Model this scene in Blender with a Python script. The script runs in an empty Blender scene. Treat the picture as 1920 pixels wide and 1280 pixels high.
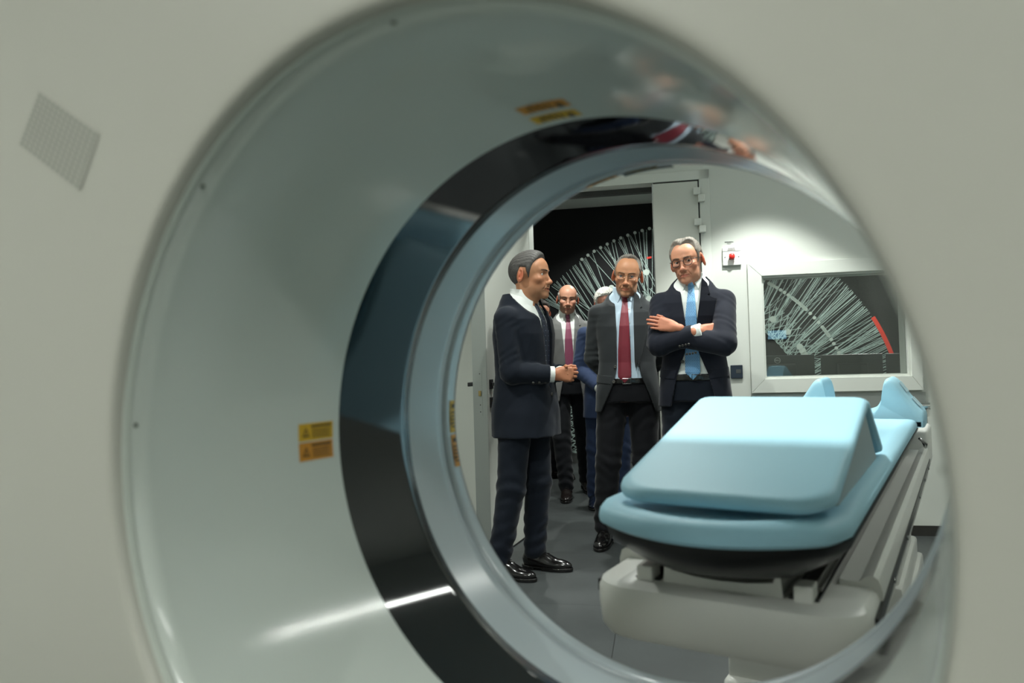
import bpy, bmesh, math, random, time
import numpy as np
from mathutils import Vector, Matrix
T0 = time.time()
random.seed(7)
sc = bpy.context.scene
R_ = math.radians
PHI = R_(20.4)            # the room is turned 20.4 degrees against the scanner axis (world +Y)
AX, AZ = -0.419, 1.062    # bore axis
CEIL = 2.8
# ---------------------------------------------------------------- camera
yaw, pitch, roll = R_(31.72), R_(1.27), R_(-1.68)
cy, sy, cp, sp = math.cos(yaw), math.sin(yaw), math.cos(pitch), math.sin(pitch)
fwd = Vector((-sy*cp, cy*cp, sp)); rt = Vector((cy, sy, 0)); up = rt.cross(fwd)
cr, sr = math.cos(roll), math.sin(roll)
r2 = cr*rt + sr*up; u2 = -sr*rt + cr*up
cd = bpy.data.cameras.new('camera'); cam = bpy.data.objects.new('camera', cd)
sc.collection.objects.link(cam); sc.camera = cam
m = Matrix((r2, u2, -fwd)).transposed().to_4x4(); m.translation = (0, 0, 1.17)
cam.matrix_world = m
cd.sensor_fit = 'HORIZONTAL'; cd.sensor_width = 36; cd.lens = 1377/1920*36
cd.clip_start = 0.02; cd.clip_end = 60
cd.dof.use_dof = True; cd.dof.focus_distance = 4.3; cd.dof.aperture_fstop = 3.2
# ---------------------------------------------------------------- view, world
sc.view_settings.view_transform = 'Standard'
try: sc.view_settings.look = 'None'
except Exception: pass
sc.view_settings.gamma = 1.0; sc.view_settings.exposure = 0.72; sc.view_settings.use_curve_mapping = False
w = bpy.data.worlds.new('world'); sc.world = w; w.use_nodes = True
w.node_tree.nodes['Background'].inputs[0].default_value = (.75, .85, .85, 1)
w.node_tree.nodes['Background'].inputs[1].default_value = .05
LC = (0.965, 1.0, 0.945)    # cool greenish white of the ceiling lamps

def RP(u, w_, z=0):       # room coordinates -> world
    return Vector((u*math.cos(PHI)-w_*math.sin(PHI), u*math.sin(PHI)+w_*math.cos(PHI), z))

# ---------------------------------------------------------------- materials
def srgb(r, g, b):
    f = lambda c: (c/255/12.92) if c/255 <= .04045 else ((c/255+.055)/1.055)**2.4
    return (f(r), f(g), f(b), 1)
M = {}
def mat(name, col, rough=.5, metal=0, spec=.5, coat=0, var=0, vscale=40, bump=0, bscale=200, bdist=.002, emis=0, ecol=None, stretch=None, sub=0, attr=None, sheen=0):
    mt = bpy.data.materials.new(name); mt.use_nodes = True
    nt = mt.node_tree; b = nt.nodes['Principled BSDF']
    c = srgb(*col) if max(col) > 1 else (*col, 1)
    b.inputs['Base Color'].default_value = c
    b.inputs['Roughness'].default_value = rough; b.inputs['Metallic'].default_value = metal
    b.inputs['Specular IOR Level'].default_value = spec
    if coat: b.inputs['Coat Weight'].default_value = coat; b.inputs['Coat Roughness'].default_value = .04
    if sheen: b.inputs['Sheen Weight'].default_value = sheen; b.inputs['Sheen Roughness'].default_value = .4
    if sub:
        b.inputs['Subsurface Weight'].default_value = sub; b.inputs['Subsurface Radius'].default_value = (.012, .005, .003); b.inputs['Subsurface Scale'].default_value = 1
    tc = nt.nodes.new('ShaderNodeTexCoord'); mp = nt.nodes.new('ShaderNodeMapping'); nt.links.new(tc.outputs['Object'], mp.inputs[0])
    if stretch: mp.inputs['Scale'].default_value = stretch
    src = None
    if attr:
        a = nt.nodes.new('ShaderNodeAttribute'); a.attribute_name = attr; src = a.outputs['Color']
    if var:
        n = nt.nodes.new('ShaderNodeTexNoise'); n.inputs['Scale'].default_value = vscale; n.inputs['Detail'].default_value = 5
        nt.links.new(mp.outputs[0], n.inputs['Vector'])
        mr = nt.nodes.new('ShaderNodeMapRange'); mr.inputs['From Min'].default_value = .3; mr.inputs['From Max'].default_value = .7
        mr.inputs['To Min'].default_value = 1-var; mr.inputs['To Max'].default_value = 1+var
        nt.links.new(n.outputs['Fac'], mr.inputs['Value'])
        mx = nt.nodes.new('ShaderNodeVectorMath'); mx.operation = 'SCALE'
        if src: nt.links.new(src, mx.inputs[0])
        else: mx.inputs[0].default_value = c[:3]
        nt.links.new(mr.outputs[0], mx.inputs['Scale']); src = mx.outputs[0]
    if src: nt.links.new(src, b.inputs['Base Color'])
    if bump:
        n2 = nt.nodes.new('ShaderNodeTexNoise'); n2.inputs['Scale'].default_value = bscale; n2.inputs['Detail'].default_value = 4
        nt.links.new(mp.outputs[0], n2.inputs['Vector'])
        bp = nt.nodes.new('ShaderNodeBump'); bp.inputs['Strength'].default_value = bump; bp.inputs['Distance'].default_value = bdist
        nt.links.new(n2.outputs['Fac'], bp.inputs['Height']); nt.links.new(bp.outputs[0], b.inputs['Normal'])
    if emis:
        b.inputs['Emission Color'].default_value = (*(ecol or LC), 1); b.inputs['Emission Strength'].default_value = emis
    M[name] = mt; return mt
mat('wall_paint', (208, 212, 205), .55, bump=.05, bscale=300)
mat('ceiling_paint', (215, 218, 212), .7)
mat('door_lacquer', (205, 208, 200), .38, spec=.4)
mat('frame_lacquer', (214, 218, 211), .35)
mat('scanner_cover', (190, 189, 180), .42, coat=.0, spec=.45)
mat('bore_white', (206, 213, 207), .12, spec=.55)
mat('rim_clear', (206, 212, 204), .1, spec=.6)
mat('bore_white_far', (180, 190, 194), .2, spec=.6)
mat('window_black', (13, 15, 19), .045, spec=.7)
mat('seam_dark', (50, 54, 56), .5)
mat('label_yellow', (212, 168, 32), .45, var=.06, vscale=120)
mat('label_orange', (205, 140, 40), .45, var=.06, vscale=120)
mat('label_ink', (72, 54, 18), .5)
mat('screw_grey', (110, 116, 104), .4, .3)
mat('grille_hole', (132, 133, 124), .7)
mat('grille_tone', (176, 176, 167), .6)
mat('mattress_blue', (162, 208, 226), .5, spec=.35, bump=.03, bscale=500, bdist=.0006)
mat('gap_shade_blue', (150, 168, 172), .6)  # shade inside the folded cushion, put into the colour
mat('velcro_grey', (170, 196, 204), .8)
mat('cradle_black', (22, 23, 25), .35, spec=.5)
mat('table_white', (222, 223, 218), .28, spec=.5)
mat('table_grey', (150, 152, 150), .4)
mat('steel', (170, 172, 172), .25, 1.0)
mat('rail_dark', (60, 60, 62), .3, .8)
mat('rail_brush', (120, 118, 116), .3, .9)
mat('chrome', (215, 215, 215), .08, 1.0)
mat('black_metal', (16, 17, 20), .4)
mat('brass', (170, 150, 100), .3, 1.0)
mat('red_plastic', (214, 42, 34), .35)
mat('plate_white', (226, 226, 222), .35)
mat('plate_grey', (150, 156, 152), .35, .4)
mat('slot_dark', (60, 24, 20), .6)
mat('ink_black', (30, 32, 32), .6)
mat('mural_black', (17, 18, 19), .75, spec=.25)
mat('mural_line', (176, 196, 190), .6)
mat('mural_dot', (184, 196, 188), .6)
mat('mural_red', (222, 52, 34), .5)
mat('skirting_metal', (120, 122, 120), .35, .7)
mat('skirting_dark', (48, 47, 44), .5)
mat('monitor_dark', (74, 76, 75), .4)
mat('desk_white', (170, 172, 168), .5)
mat('logo_silver', (205, 210, 208), .4)
mat('dark_glass', (40, 48, 60), .3)
mat('gasket', (48, 50, 48), .5)
mat('lamp_glow', (255, 255, 255), .5, emis=14)
mat('led_glow', (255, 255, 255), .5, emis=45)
mat('lamp_ring', (225, 225, 222), .4)
# floor: large dark grey tiles
def tile_floor():
    mt = bpy.data.materials.new('floor_tile'); mt.use_nodes = True; nt = mt.node_tree; b = nt.nodes['Principled BSDF']
    tc = nt.nodes.new('ShaderNodeTexCoord'); mp = nt.nodes.new('ShaderNodeMapping'); mp.inputs['Location'].default_value = (.22, .13, 0)
    nt.links.new(tc.outputs['Object'], mp.inputs[0])
    br = nt.nodes.new('ShaderNodeTexBrick'); br.offset = 0; br.inputs['Scale'].default_value = 1
    br.inputs['Brick Width'].default_value = .9; br.inputs['Row Height'].default_value = .9; br.inputs['Mortar Size'].default_value = .0022
    br.inputs['Mortar Smooth'].default_value = .1
    br.inputs['Color1'].default_value = srgb(66, 70, 70); br.inputs['Color2'].default_value = srgb(61, 65, 65); br.inputs['Mortar'].default_value = srgb(42, 45, 45)
    nt.links.new(mp.outputs[0], br.inputs['Vector'])
    n = nt.nodes.new('ShaderNodeTexNoise'); n.inputs['Scale'].default_value = 2.5; n.inputs['Detail'].default_value = 8; n.inputs['Roughness'].default_value = .65
    nt.links.new(mp.outputs[0], n.inputs['Vector'])
    mr = nt.nodes.new('ShaderNodeMapRange'); mr.inputs['From Min'].default_value = .3; mr.inputs['From Max'].default_value = .7; mr.inputs['To Min'].default_value = .86; mr.inputs['To Max'].default_value = 1.16
    nt.links.new(n.outputs['Fac'], mr.inputs['Value'])
    mx = nt.nodes.new('ShaderNodeVectorMath'); mx.operation = 'SCALE'; nt.links.new(br.outputs['Color'], mx.inputs[0]); nt.links.new(mr.outputs[0], mx.inputs['Scale'])
    nt.links.new(mx.outputs[0], b.inputs['Base Color'])
    b.inputs['Roughness'].default_value = .42; b.inputs['Specular IOR Level'].default_value = .4
    bp = nt.nodes.new('ShaderNodeBump'); bp.inputs['Strength'].default_value = .2; bp.inputs['Distance'].default_value = .001
    nt.links.new(n.outputs['Fac'], bp.inputs['Height']); nt.links.new(bp.outputs[0], b.inputs['Normal'])
    M['floor_tile'] = mt
tile_floor()
def glass_mat(name, tint=(.9, .95, .93), ior=1.5):
    mt = bpy.data.materials.new(name); mt.use_nodes = True; nt = mt.node_tree
    for n in list(nt.nodes): nt.nodes.remove(n)
    o = nt.nodes.new('ShaderNodeOutputMaterial'); mx = nt.nodes.new('ShaderNodeMixShader'); tr = nt.nodes.new('ShaderNodeBsdfTransparent'); gl = nt.nodes.new('ShaderNodeBsdfGlossy')
    fr = nt.nodes.new('ShaderNodeFresnel'); fr.inputs['IOR'].default_value = ior
    tr.inputs[0].default_value = (*tint, 1); gl.inputs['Roughness'].default_value = .01; gl.inputs[0].default_value = (1, 1, 1, 1)
    nt.links.new(fr.outputs[0], mx.inputs[0]); nt.links.new(tr.outputs[0], mx.inputs[1]); nt.links.new(gl.outputs[0], mx.inputs[2]); nt.links.new(mx.outputs[0], o.inputs[0])
    M[name] = mt
glass_mat('pane_glass', (.95, .98, .96), 1.7); glass_mat('lens_glass', (.93, .93, .93), 1.3)

# ---------------------------------------------------------------- object helpers
def tag(o, label=None, cat=None, group=None, kind=None):
    if label: o['label'] = label
    if cat: o['category'] = cat
    if group: o['group'] = group
    if kind: o['kind'] = kind
    return o
def thing(name, label, cat, loc=(0, 0, 0), rz=0, group=None):
    o = bpy.data.objects.new(name, None); sc.collection.objects.link(o); o.location = loc; o.rotation_euler.z = rz
    o.empty_display_size = .1
    return tag(o, label, cat, group)
class MB:
    def __init__(s): s.bm = bmesh.new()
    def box(s, x0, x1, y0, y1, z0, z1, mi=0, bev=0, seg=2, M4=None):
        r = bmesh.ops.create_cube(s.bm, size=1)['verts']
        for v in r: v.co = Vector(((x0+x1)/2+v.co.x*(x1-x0), (y0+y1)/2+v.co.y*(y1-y0), (z0+z1)/2+v.co.z*(z1-z0)))
        fs = set(f for v in r for f in v.link_faces)
        for f in fs: f.material_index = mi
        if bev:
            es = list(set(e for v in r for e in v.link_edges))
            g = bmesh.ops.bevel(s.bm, geom=es, offset=bev, segments=seg, affect='EDGES', profile=.5)
            for f in g['faces']: f.material_index = mi
            if M4:
                vs = set(v for f in g['faces'] for v in f.verts) | set(v for v in r if v.is_valid)
                for v in vs: v.co = M4 @ v.co
        elif M4:
            for v in r: v.co = M4 @ v.co
        return s
    def rings(s, rs, closed=True, cap=False, mi=0, loop=False):
        """rs: list of rings, each a list of points; skinned in order"""
        vr = [[s.bm.verts.new(p) for p in r] for r in rs]
        n = len(vr[0]); prs = list(zip(vr, vr[1:])) + ([(vr[-1], vr[0])] if loop else [])
        for a, b in prs:
            for i in range(n if closed else n-1):
                j = (i+1) % n
                try: f = s.bm.faces.new((a[i], a[j], b[j], b[i])); f.material_index = mi
                except ValueError: pass
        if cap:
            for r in (vr[0], vr[-1]):
                try: f = s.bm.faces.new(r if r is vr[-1] else r[::-1]); f.material_index = mi
                except ValueError: pass
        return s
    def tube(s, pts, r, n=12, mi=0, cap=True):
        pts = [Vector(p) for p in pts]; rs = []
        rr = r if isinstance(r, (list, tuple)) else [r]*len(pts)
        prev = None
        for i, p in enumerate(pts):
            t = (pts[min(i+1, len(pts)-1)]-pts[max(i-1, 0)]).normalized()
            if prev is None: a = t.orthogonal().normalized()
            else: a = (prev-t*prev.dot(t)).normalized()
            prev = a; b = t.cross(a)
            rs.append([p+rr[i]*(math.cos(k/n*2*math.pi)*a+math.sin(k/n*2*math.pi)*b) for k in range(n)])
        return s.rings(rs, cap=cap, mi=mi)
    def poly(s, pts, axis, a0, a1, mi=0):
        """extrude a 2-D outline along an axis: axis 'y' takes (x,z), 'x' takes (y,z), 'z' takes (x,y)"""
        f = {'y': lambda p, a: (p[0], a, p[1]), 'x': lambda p, a: (a, p[0], p[1]), 'z': lambda p, a: (p[0], p[1], a)}[axis]
        return s.rings([[f(p, a0) for p in pts], [f(p, a1) for p in pts]], cap=True, mi=mi)
    def build(s, name, mats, parent=None, smooth=False, loc=None, rz=None, bev=0, seg=2):
        me = bpy.data.meshes.new(name); bmesh.ops.recalc_face_normals(s.bm, faces=s.bm.faces); s.bm.to_mesh(me); s.bm.free()
        for x in (mats if isinstance(mats, (list, tuple)) else [mats]): me.materials.append(M[x])
        o = bpy.data.objects.new(name, me); sc.collection.objects.link(o)
        if parent: o.parent = parent
        if loc is not None: o.location = loc
        if rz is not None: o.rotation_euler.z = rz
        if bev:
            md = o.modifiers.new('bevel', 'BEVEL'); md.width = bev; md.segments = seg; md.limit_method = 'ANGLE'; md.angle_limit = R_(35)
        if smooth:
            for p in me.polygons: p.use_smooth = True
            if bev or smooth == 'angle':
                try: me.set_sharp_from_angle(angle=R_(38))
                except Exception: pass
        return o
def text_mesh(s, size, name, matname, parent, M4, extrude=.0006):
    cu = bpy.data.curves.new(name, 'FONT'); cu.body = s; cu.size = size; cu.align_x = 'CENTER'; cu.align_y = 'CENTER'; cu.extrude = extrude
    t = bpy.data.objects.new(name+'_c', cu); sc.collection.objects.link(t)
    dg = bpy.context.evaluated_depsgraph_get(); dg.update()
    me = bpy.data.meshes.new_from_object(t.evaluated_get(dg)); bpy.data.objects.remove(t)
    me.transform(M4); me.materials.clear(); me.materials.append(M[matname])
    o = bpy.data.objects.new(name, me); sc.collection.objects.link(o); o.parent = parent
    return o
def roomobj(mb, name, mats, kind='structure', **k):
    o = mb.build(name, mats, rz=PHI, **k)
    if kind: o['kind'] = kind
    return o

# ================================================================ THE ROOM (room coordinates: u right along the far wall, w towards it)
U0, U1, W0, WF, WB, WM = -2.9, 3.1, -2.4, 4.96, 5.12, 8.02
mb = MB(); mb.box(U0, U1+.6, W0, WM+.2, -.1, 0); roomobj(mb, 'floor', 'floor_tile')
mb = MB(); mb.box(U0, U1, W0, WB, CEIL, CEIL+.1); roomobj(mb, 'ceiling', 'ceiling_paint')
mb = MB(); mb.box(-3.4, U1+.6, WB, WM+.2, 2.79, 2.89); roomobj(mb, 'ceiling', 'ceiling_paint')
# far wall with the door hole and the window hole
DL, DR, DT = -.85, .29, 2.30
GL, GR, GB, GT = .66, 1.525, .987, 1.648
mb = MB()
mb.box(U0, DL-.06, WF, WB, 0, CEIL); mb.box(DL-.06, DR+.06, WF, WB, DT+.05, CEIL)
mb.box(DR+.06, GL, WF, WB, 0, CEIL); mb.box(GL, GR, WF, WB, 0, GB); mb.box(GL, GR, WF, WB, GT, CEIL); mb.box(GR, U1, WF, WB, 0, CEIL)
roomobj(mb, 'wall_far', 'wall_paint')
mb = MB(); mb.box(U0-.1, U0, W0, WF, 0, CEIL); roomobj(mb, 'wall_left', 'wall_paint')
mb = MB(); mb.box(U1, U1+.1, W0, WF, 0, CEIL); roomobj(mb, 'wall_right', 'wall_paint')
mb = MB(); mb.box(U0, U1, W0-.1, W0, 0, CEIL); roomobj(mb, 'wall_near', 'wall_paint')
mb = MB(); mb.box(-3.5, -3.4, WB, WM, 0, 2.79); mb.box(-3.4, U0-.1, WB-.1, WB, 0, 2.79); roomobj(mb, 'wall_control_left', 'wall_paint')
mb = MB(); mb.box(U1+.6, U1+.7, WB, WM, 0, 2.79); mb.box(U1+.1, U1+.6, WB-.1, WB, 0, 2.79); roomobj(mb, 'wall_control_right', 'wall_paint')
mb = MB(); mb.box(-3.4, U1+.6, WM+.006, WM+.2, 0, 2.79); roomobj(mb, 'wall_mural', 'mural_black')
# skirtings
mb = MB(); mb.box(DR+.075, U1, WF-.012, WF-.001, 0, .062); roomobj(mb, 'baseboard_far', 'skirting_dark')
mb = MB(); mb.box(U0, DL-.075, WF-.012, WF-.001, 0, .062); roomobj(mb, 'baseboard_left', 'skirting_dark')
mb = MB(); mb.box(-3.4, U1+.6, WM-.012, WM+.004, 0, .10); mb.box(-3.4, U1+.6, WM-.016, WM+.004, .10, .108)
for k in range(14): 
    for dz in (.035, .065): mb.box(-3.1+k*.45, -3.1+k*.45+.006, WM-.014, WM-.012, dz, dz+.006, mi=1)
roomobj(mb, 'baseboard_mural', ['skirting_metal', 'plate_white'])
# door frame
mb = MB()
for a, b in ((DL-.06, DL), (DR, DR+.065)): mb.box(a, b, WF-.012, WB+.012, 0, DT+.065)
mb.box(DL-.06, DR+.065, WF-.012, WB+.012, DT+.004, DT+.065)
mb.box(DL+.0, DR, WB-.05, WB+.004, DT-.03, DT+.004, mi=1)
roomobj(mb, 'trim_door_frame', ['frame_lacquer', 'gasket'], bev=.003)
# narrow fixed leaf (closed) and wide open leaf
LE = thing('door_leaf', 'narrow closed white door leaf with two white hinges, behind the crossed-arms man', 'door', RP(.285, WF), PHI)
LE['kind'] = 'structure'; LE.name = 'door_1'; del LE['label']; del LE['category']
mb = MB(); mb.box(-.295, -.004, -.022, .07, .008, DT-.008); mb.build('leaf', 'door_lacquer', LE, bev=.003)
mb = MB(); mb.box(-.300, -.294, -.024, .075, .008, DT-.008); mb.build('edge_profile', 'steel', LE)
mb = MB(); mb.box(-.004, .004, -.010, .03, .008, DT-.002); mb.box(-.29, .004, -.010, .03, DT-.008, DT+.003); mb.build('gap_gasket', 'gasket', LE)
def hinge(par, x, z, sgn=1):
    mb = MB(); mb.box(x-.045*sgn if sgn > 0 else x, x if sgn > 0 else x+.045, -.052, -.022, z+.002, z+.048, bev=.004)
    mb.box(x-.015, x+.015+.012, -.06, -.014, z-.046, z, bev=.005); return mb.build('hinge', 'frame_lacquer', par)
for z in (2.196, 1.994, .35): hinge(LE, .01, z)
ld = Vector((-.978+.85, 4.13-4.96)); ang = math.atan2(ld.y, ld.x)
D2 = thing('door_2', None, None, RP(-.85, 4.955), PHI+ang); D2['kind'] = 'structure'
# local x runs from the hinge to the free edge; +y is the face seen beside the first man? (thickness goes the other way)
mb = MB(); mb.box(.012, .838, -.092, 0, .008, DT-.008); mb.build('leaf', 'door_lacquer', D2, bev=.003)
mb = MB(); mb.box(.838, .842, -.09, -.002, .008, DT-.008)
mb.build('edge_profile', 'steel_sat' if 'steel_sat' in M else 'plate_grey', D2)
mb = MB(); mb.box(.842, .8435, -.058, -.032, .84, 1.10, mi=0); mb.box(.8435, .850, -.053, -.038, .955, .985, mi=1)
for z in (.86, 1.08, .90): mb.box(.8435, .8442, -.048, -.042, z, z+.006, mi=2)
mb.build('lock_plate', ['plate_grey', 'brass', 'gasket'], D2)
for s in (0, 1):
    y0, y1 = (0, .009) if s == 0 else (-.101, -.092)
    yy = .045 if s == 0 else -.137
    mb = MB(); mb.box(.766, .812, y0, y1, .992, 1.048, bev=.002)
    mb.box(.780, .800, min(0 if s == 0 else -.092, yy), max(0 if s == 0 else -.092, yy), 1.010, 1.030, bev=.002)
    mb.box(.655, .800, yy-.006, yy+.006, 1.008, 1.032, bev=.003); mb.build('handle', 'black_metal', D2)
    mb = MB(); mb.box(.766, .812, y0, y1, .885, .945, bev=.002); mb.build('keyhole_cover', 'black_metal', D2)
# key with a second key hanging from its ring
KY = thing('door_key', 'brass key in the lock of the open door, a second key hanging from it', 'key', RP(-.85, 4.955), PHI+ang)
def key(mb, x, y, z, down=False):
    if down:
        mb.tube([(x+.011*math.cos(t), y, z+.011*math.sin(t)) for t in np.linspace(0, 2*math.pi, 17)], .0045, 6)
        mb.box(x-.004, x+.004, y-.0015, y+.0015, z-.055, z-.006); mb.box(x-.007, x+.004, y-.0015, y+.0015, z-.05, z-.04)
    else:
        mb.box(x-.003, x+.003, .004, y, z-.004, z+.004); mb.tube([(x, y+.012+.011*math.cos(t), z+.011*math.sin(t)) for t in np.linspace(0, 2*math.pi, 17)], .0045, 6)
mb = MB(); key(mb, .789, .024, .925); mb.build('key', 'brass', KY, smooth=True)
mb = MB(); mb.tube([(.789, .047+.006*math.cos(t), .912+.010*math.sin(t)) for t in np.linspace(0, 2*math.pi, 17)], .001, 5); key(mb, .789, .047, .889, True); mb.build('hanging_key', 'brass', KY, smooth=True)
# door stop line on the floor behind the first man is the leaf's floor seal
mb = MB(); mb.box(.012, .838, -.004, .003, .0, .01); mb.build('floor_seal', 'black_metal', D2)
for z in (2.196, .35): 
    mb = MB(); mb.tube([(.0, .02, z-.045), (.0, .02, z+.045)], .013, 12); mb.build('hinge', 'frame_lacquer', D2, smooth='angle')

# window: broad white frame, glass, and its control-room side
WN = thing('window_1', None, None, RP(0, WF), PHI); WN['kind'] = 'structure'
mb = MB(); fo = (.574, 1.547+.04, .897, 1.732); fi = (GL, GR, GB, GT)
def quadframe(mb, o, i, y0, y1):
    P = [((o[0], o[2]), (o[1], o[2]), (i[1], i[2]), (i[0], i[2])), ((o[1], o[2]), (o[1], o[3]), (i[1], i[3]), (i[1], i[2])),
         ((o[1], o[3]), (o[0], o[3]), (i[0], i[3]), (i[1], i[3])), ((o[0], o[3]), (o[0], o[2]), (i[0], i[2]), (i[0], i[3]))]
    for q in P:
        c = (sum(p[0] for p in q)/4, sum(p[1] for p in q)/4)
        mb.poly([(p[0]+(c[0]-p[0])*.0012, p[1]+(c[1]-p[1])*.0012) for p in q], 'y', y0, y1)
quadframe(mb, fo, fi, -.024, .0); mb.build('window_frame', 'frame_lacquer', WN, bev=.002)
mb = MB(); quadframe(mb, (GL, GR, GB, GT), (GL+.012, GR-.012, GB+.012, GT-.012), .0, .16); mb.build('reveal', 'frame_lacquer', WN)
mb = MB(); mb.box(GL+.008, GR-.008, .03, .038, GB+.008, GT-.008); mb.build('glass_pane', 'pane_glass', WN)
# grey strip on the wall below the window
mb = MB(); mb.box(.577, 1.60, -.014, -.001, .78, .885); 
o = roomobj(mb, 'trim_1', 'plate_grey'); o.location = RP(0, WF)

# ---------------------------------------------------------------- mural
C0, Z0, RO, RI = .316, .476, 2.074, 1.17
MU = thing('wall_mural', 'white radial line diagram with dots and a red arc on the black wall', 'mural', RP(0, WM), PHI)
mb = MB()
def seg(mb, p, q, wd, y=-.001):
    p, q = Vector(p), Vector(q); d = (q-p).normalized(); n = Vector((-d.y, d.x))*wd/2
    z0 = .11
    pts = [p+n, q+n, q-n, p-n]
    if min(a.y for a in pts) < z0:
        if max(p.y, q.y) < z0: return
        lo, hi = (p, q) if p.y < q.y else (q, p); t = (z0-lo.y)/(hi.y-lo.y); lo = lo+(hi-lo)*(t+.01)
        pts = [lo+n, hi+n, hi-n, lo-n]
    mb.poly([(a.x, a.y) for a in pts], 'y', y, .004)
rnd = random.Random(3)
def pol(r, a): return (C0+r*math.cos(a), Z0+r*math.sin(a))
a = 8.0
while a < 203:
    right = a < 90
    th = R_(a+rnd.uniform(-.25, .25)); wd = .0042 if not right else rnd.choice((.003, .004, .0062))
    if right: dl = -4.5+2.0*math.sin(a*.9)+rnd.uniform(-1, 1)
    else: dl = rnd.choice((rnd.uniform(1, 6), rnd.uniform(1, 6), rnd.uniform(-9, -2), rnd.uniform(6, 10)))
    seg(mb, pol(RO-rnd.uniform(0, .01), th), pol(RI+rnd.uniform(0, .02), th+R_(dl)), wd)
    if rnd.random() < (.6 if right else .38): seg(mb, pol(RO-rnd.uniform(0, .03), th+R_(.35)), pol(RI+.005, th+R_(.35+dl+rnd.choice((.3, -.4, 1.2)))), wd*.8)
    if right and rnd.random() < .28: seg(mb, pol(RO-.02, th), pol(RI, th-R_(dl*1.6)), wd*.5)
    a += .82 if a < 50 else (1.0 if a < 88 else 1.25)
for k in range(64):      # the lattice of loops along the inner circle
    t = R_(20+k*3.0)
    seg(mb, pol(RI+.28, t-R_(8)), pol(RI, t), .006); seg(mb, pol(RI+.28, t+R_(8)), pol(RI, t), .006)
    pts = [pol(RI+.02-.02*math.cos(x), t+R_(1.6)*math.sin(x)) for x in np.linspace(0, 2*math.pi, 9)]
    for p, q in zip(pts, pts[1:]): seg(mb, p, q, .005)
for f in mb.bm.faces: f.material_index = 0
def dot(mb, c, r, y=-.003):
    if c[1]-r < .12: return
    mb.poly([(c[0]+r*math.cos(t), c[1]+r*math.sin(t)) for t in np.linspace(0, 2*math.pi, 21)[:-1]], 'y', y, .004, mi=1)
for k in range(14): dot(mb, pol(RO, math.atan2(2.223-Z0, -.798-C0)-k*R_(2.205)), .017)
for x in (61.5, 59.26, 58.6, 57.9, 57.2, 56.1, 54.5, 52.87, 51.2, 49.5, 49, 48.4, 47.8, 47.2, 46.6, 46, 45.4, 44.8, 44.2, 43.6, 43.1, 41, 38.85, 36.7, 34.52, 33.9, 33.3, 32.7, 32, 31.4, 30.76, 29.1, 27.3, 25.5, 23.66, 21.8, 20): dot(mb, pol(1.617, R_(x)), .0175)
for c in ((1.167, 1.491), (1.308, 1.355), (1.422, 1.196), (1.449, 1.153), (1.47, 1.11), (-.109, 2.047), (-.487, 1.895), (-.092, 1.761)): dot(mb, c, .033)
mb.build('line_diagram', ['mural_line', 'mural_dot'], MU)
mb = MB(); ts = np.linspace(math.atan2(1.474-Z0, 2.134-C0), R_(8), 26)
mb.rings([[(C0+(RO+dr)*math.cos(t), yy, Z0+(RO+dr)*math.sin(t)) for dr, yy in ((-.02, -.004), (.02, -.004), (.02, .004), (-.02, .004))] for t in ts], cap=True); mb.build('red_arc', 'mural_red', MU)
mb = MB(); seg(mb, (-.10, 2.200), (-.05, 2.206), .02, -.004); mb.build('red_tick', 'mural_red', MU); mb = MB(); seg(mb, (1.30, 1.93), (1.34, 1.925), .02, -.004); mb.build('red_tick', 'mural_red', MU)

# ---------------------------------------------------------------- control desk and monitors behind the glass
DK = thing('control_desk', 'pale desk behind the window carrying the monitors', 'desk', RP(0, 5.5), PHI)
mb = MB(); mb.box(.50, 2.5, -.3, .5, .70, .735); mb.build('desk_top', 'desk_white', DK, bev=.004)
for x in (.54, 2.44): mb = MB(); mb.box(x-.02, x+.02, -.26, .46, 0, .70); mb.build('leg', 'desk_white', DK)
def monitor(u0, u1, ztop, w_, label, logo=False, zb=.80):
    c = (u0+u1)/2; t = thing('monitor', label, 'monitor', RP(c, w_, .735), PHI, None); h = (u1-u0)/2; zt = ztop-.735; z0 = zb-.735
    mb = MB(); mb.box(-h, h, .0, .018, z0, zt, bev=.004); mb.box(-h*.5, h*.5, -.022, .004, z0+.05, zt-.06, bev=.012); mb.build('housing', 'monitor_dark', t)
    mb = MB(); mb.box(-h+.008, h-.008, .018, .0195, z0+.012, zt-.008); mb.build('screen', 'ink_black', t)
    mb = MB(); mb.box(-.03, .03, -.05, -.02, 0.01, z0+.18, bev=.004); mb.build('stand_neck', 'monitor_dark', t)
    mb = MB(); mb.box(-.11, .11, -.13, .09, 0, .012, bev=.004); mb.build('stand_foot', 'monitor_dark', t)
    return t
mt = monitor(.56, 1.055, 1.132, 5.42, 'dark monitor seen from behind, leftmost of three behind the window, round silver badge')
lg = bpy.data.objects.new('badge', None)
mb = MB(); mb.tube([(.019*math.cos(t), 0, .019*math.sin(t)) for t in np.linspace(0, 2*math.pi, 33)], .0012, 6)
bd = mb.build('badge_ring', 'logo_silver', mt, loc=(.806-.8075, -.0235, 1.097-.735))
text_mesh('DELL', .0150, 'badge_text', 'logo_silver', mt, Matrix.Translation((.806-.8075, -.0235, 1.097-.735)) @ Matrix.Rotation(R_(90), 4, 'X'))
monitor(1.097, 1.495, 1.126, 5.42, 'dark monitor behind the window, the middle one of three')
monitor(1.517, 1.95, 1.124, 5.42, 'dark monitor behind the window, the rightmost of three, mostly hidden by the scanner')

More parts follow.
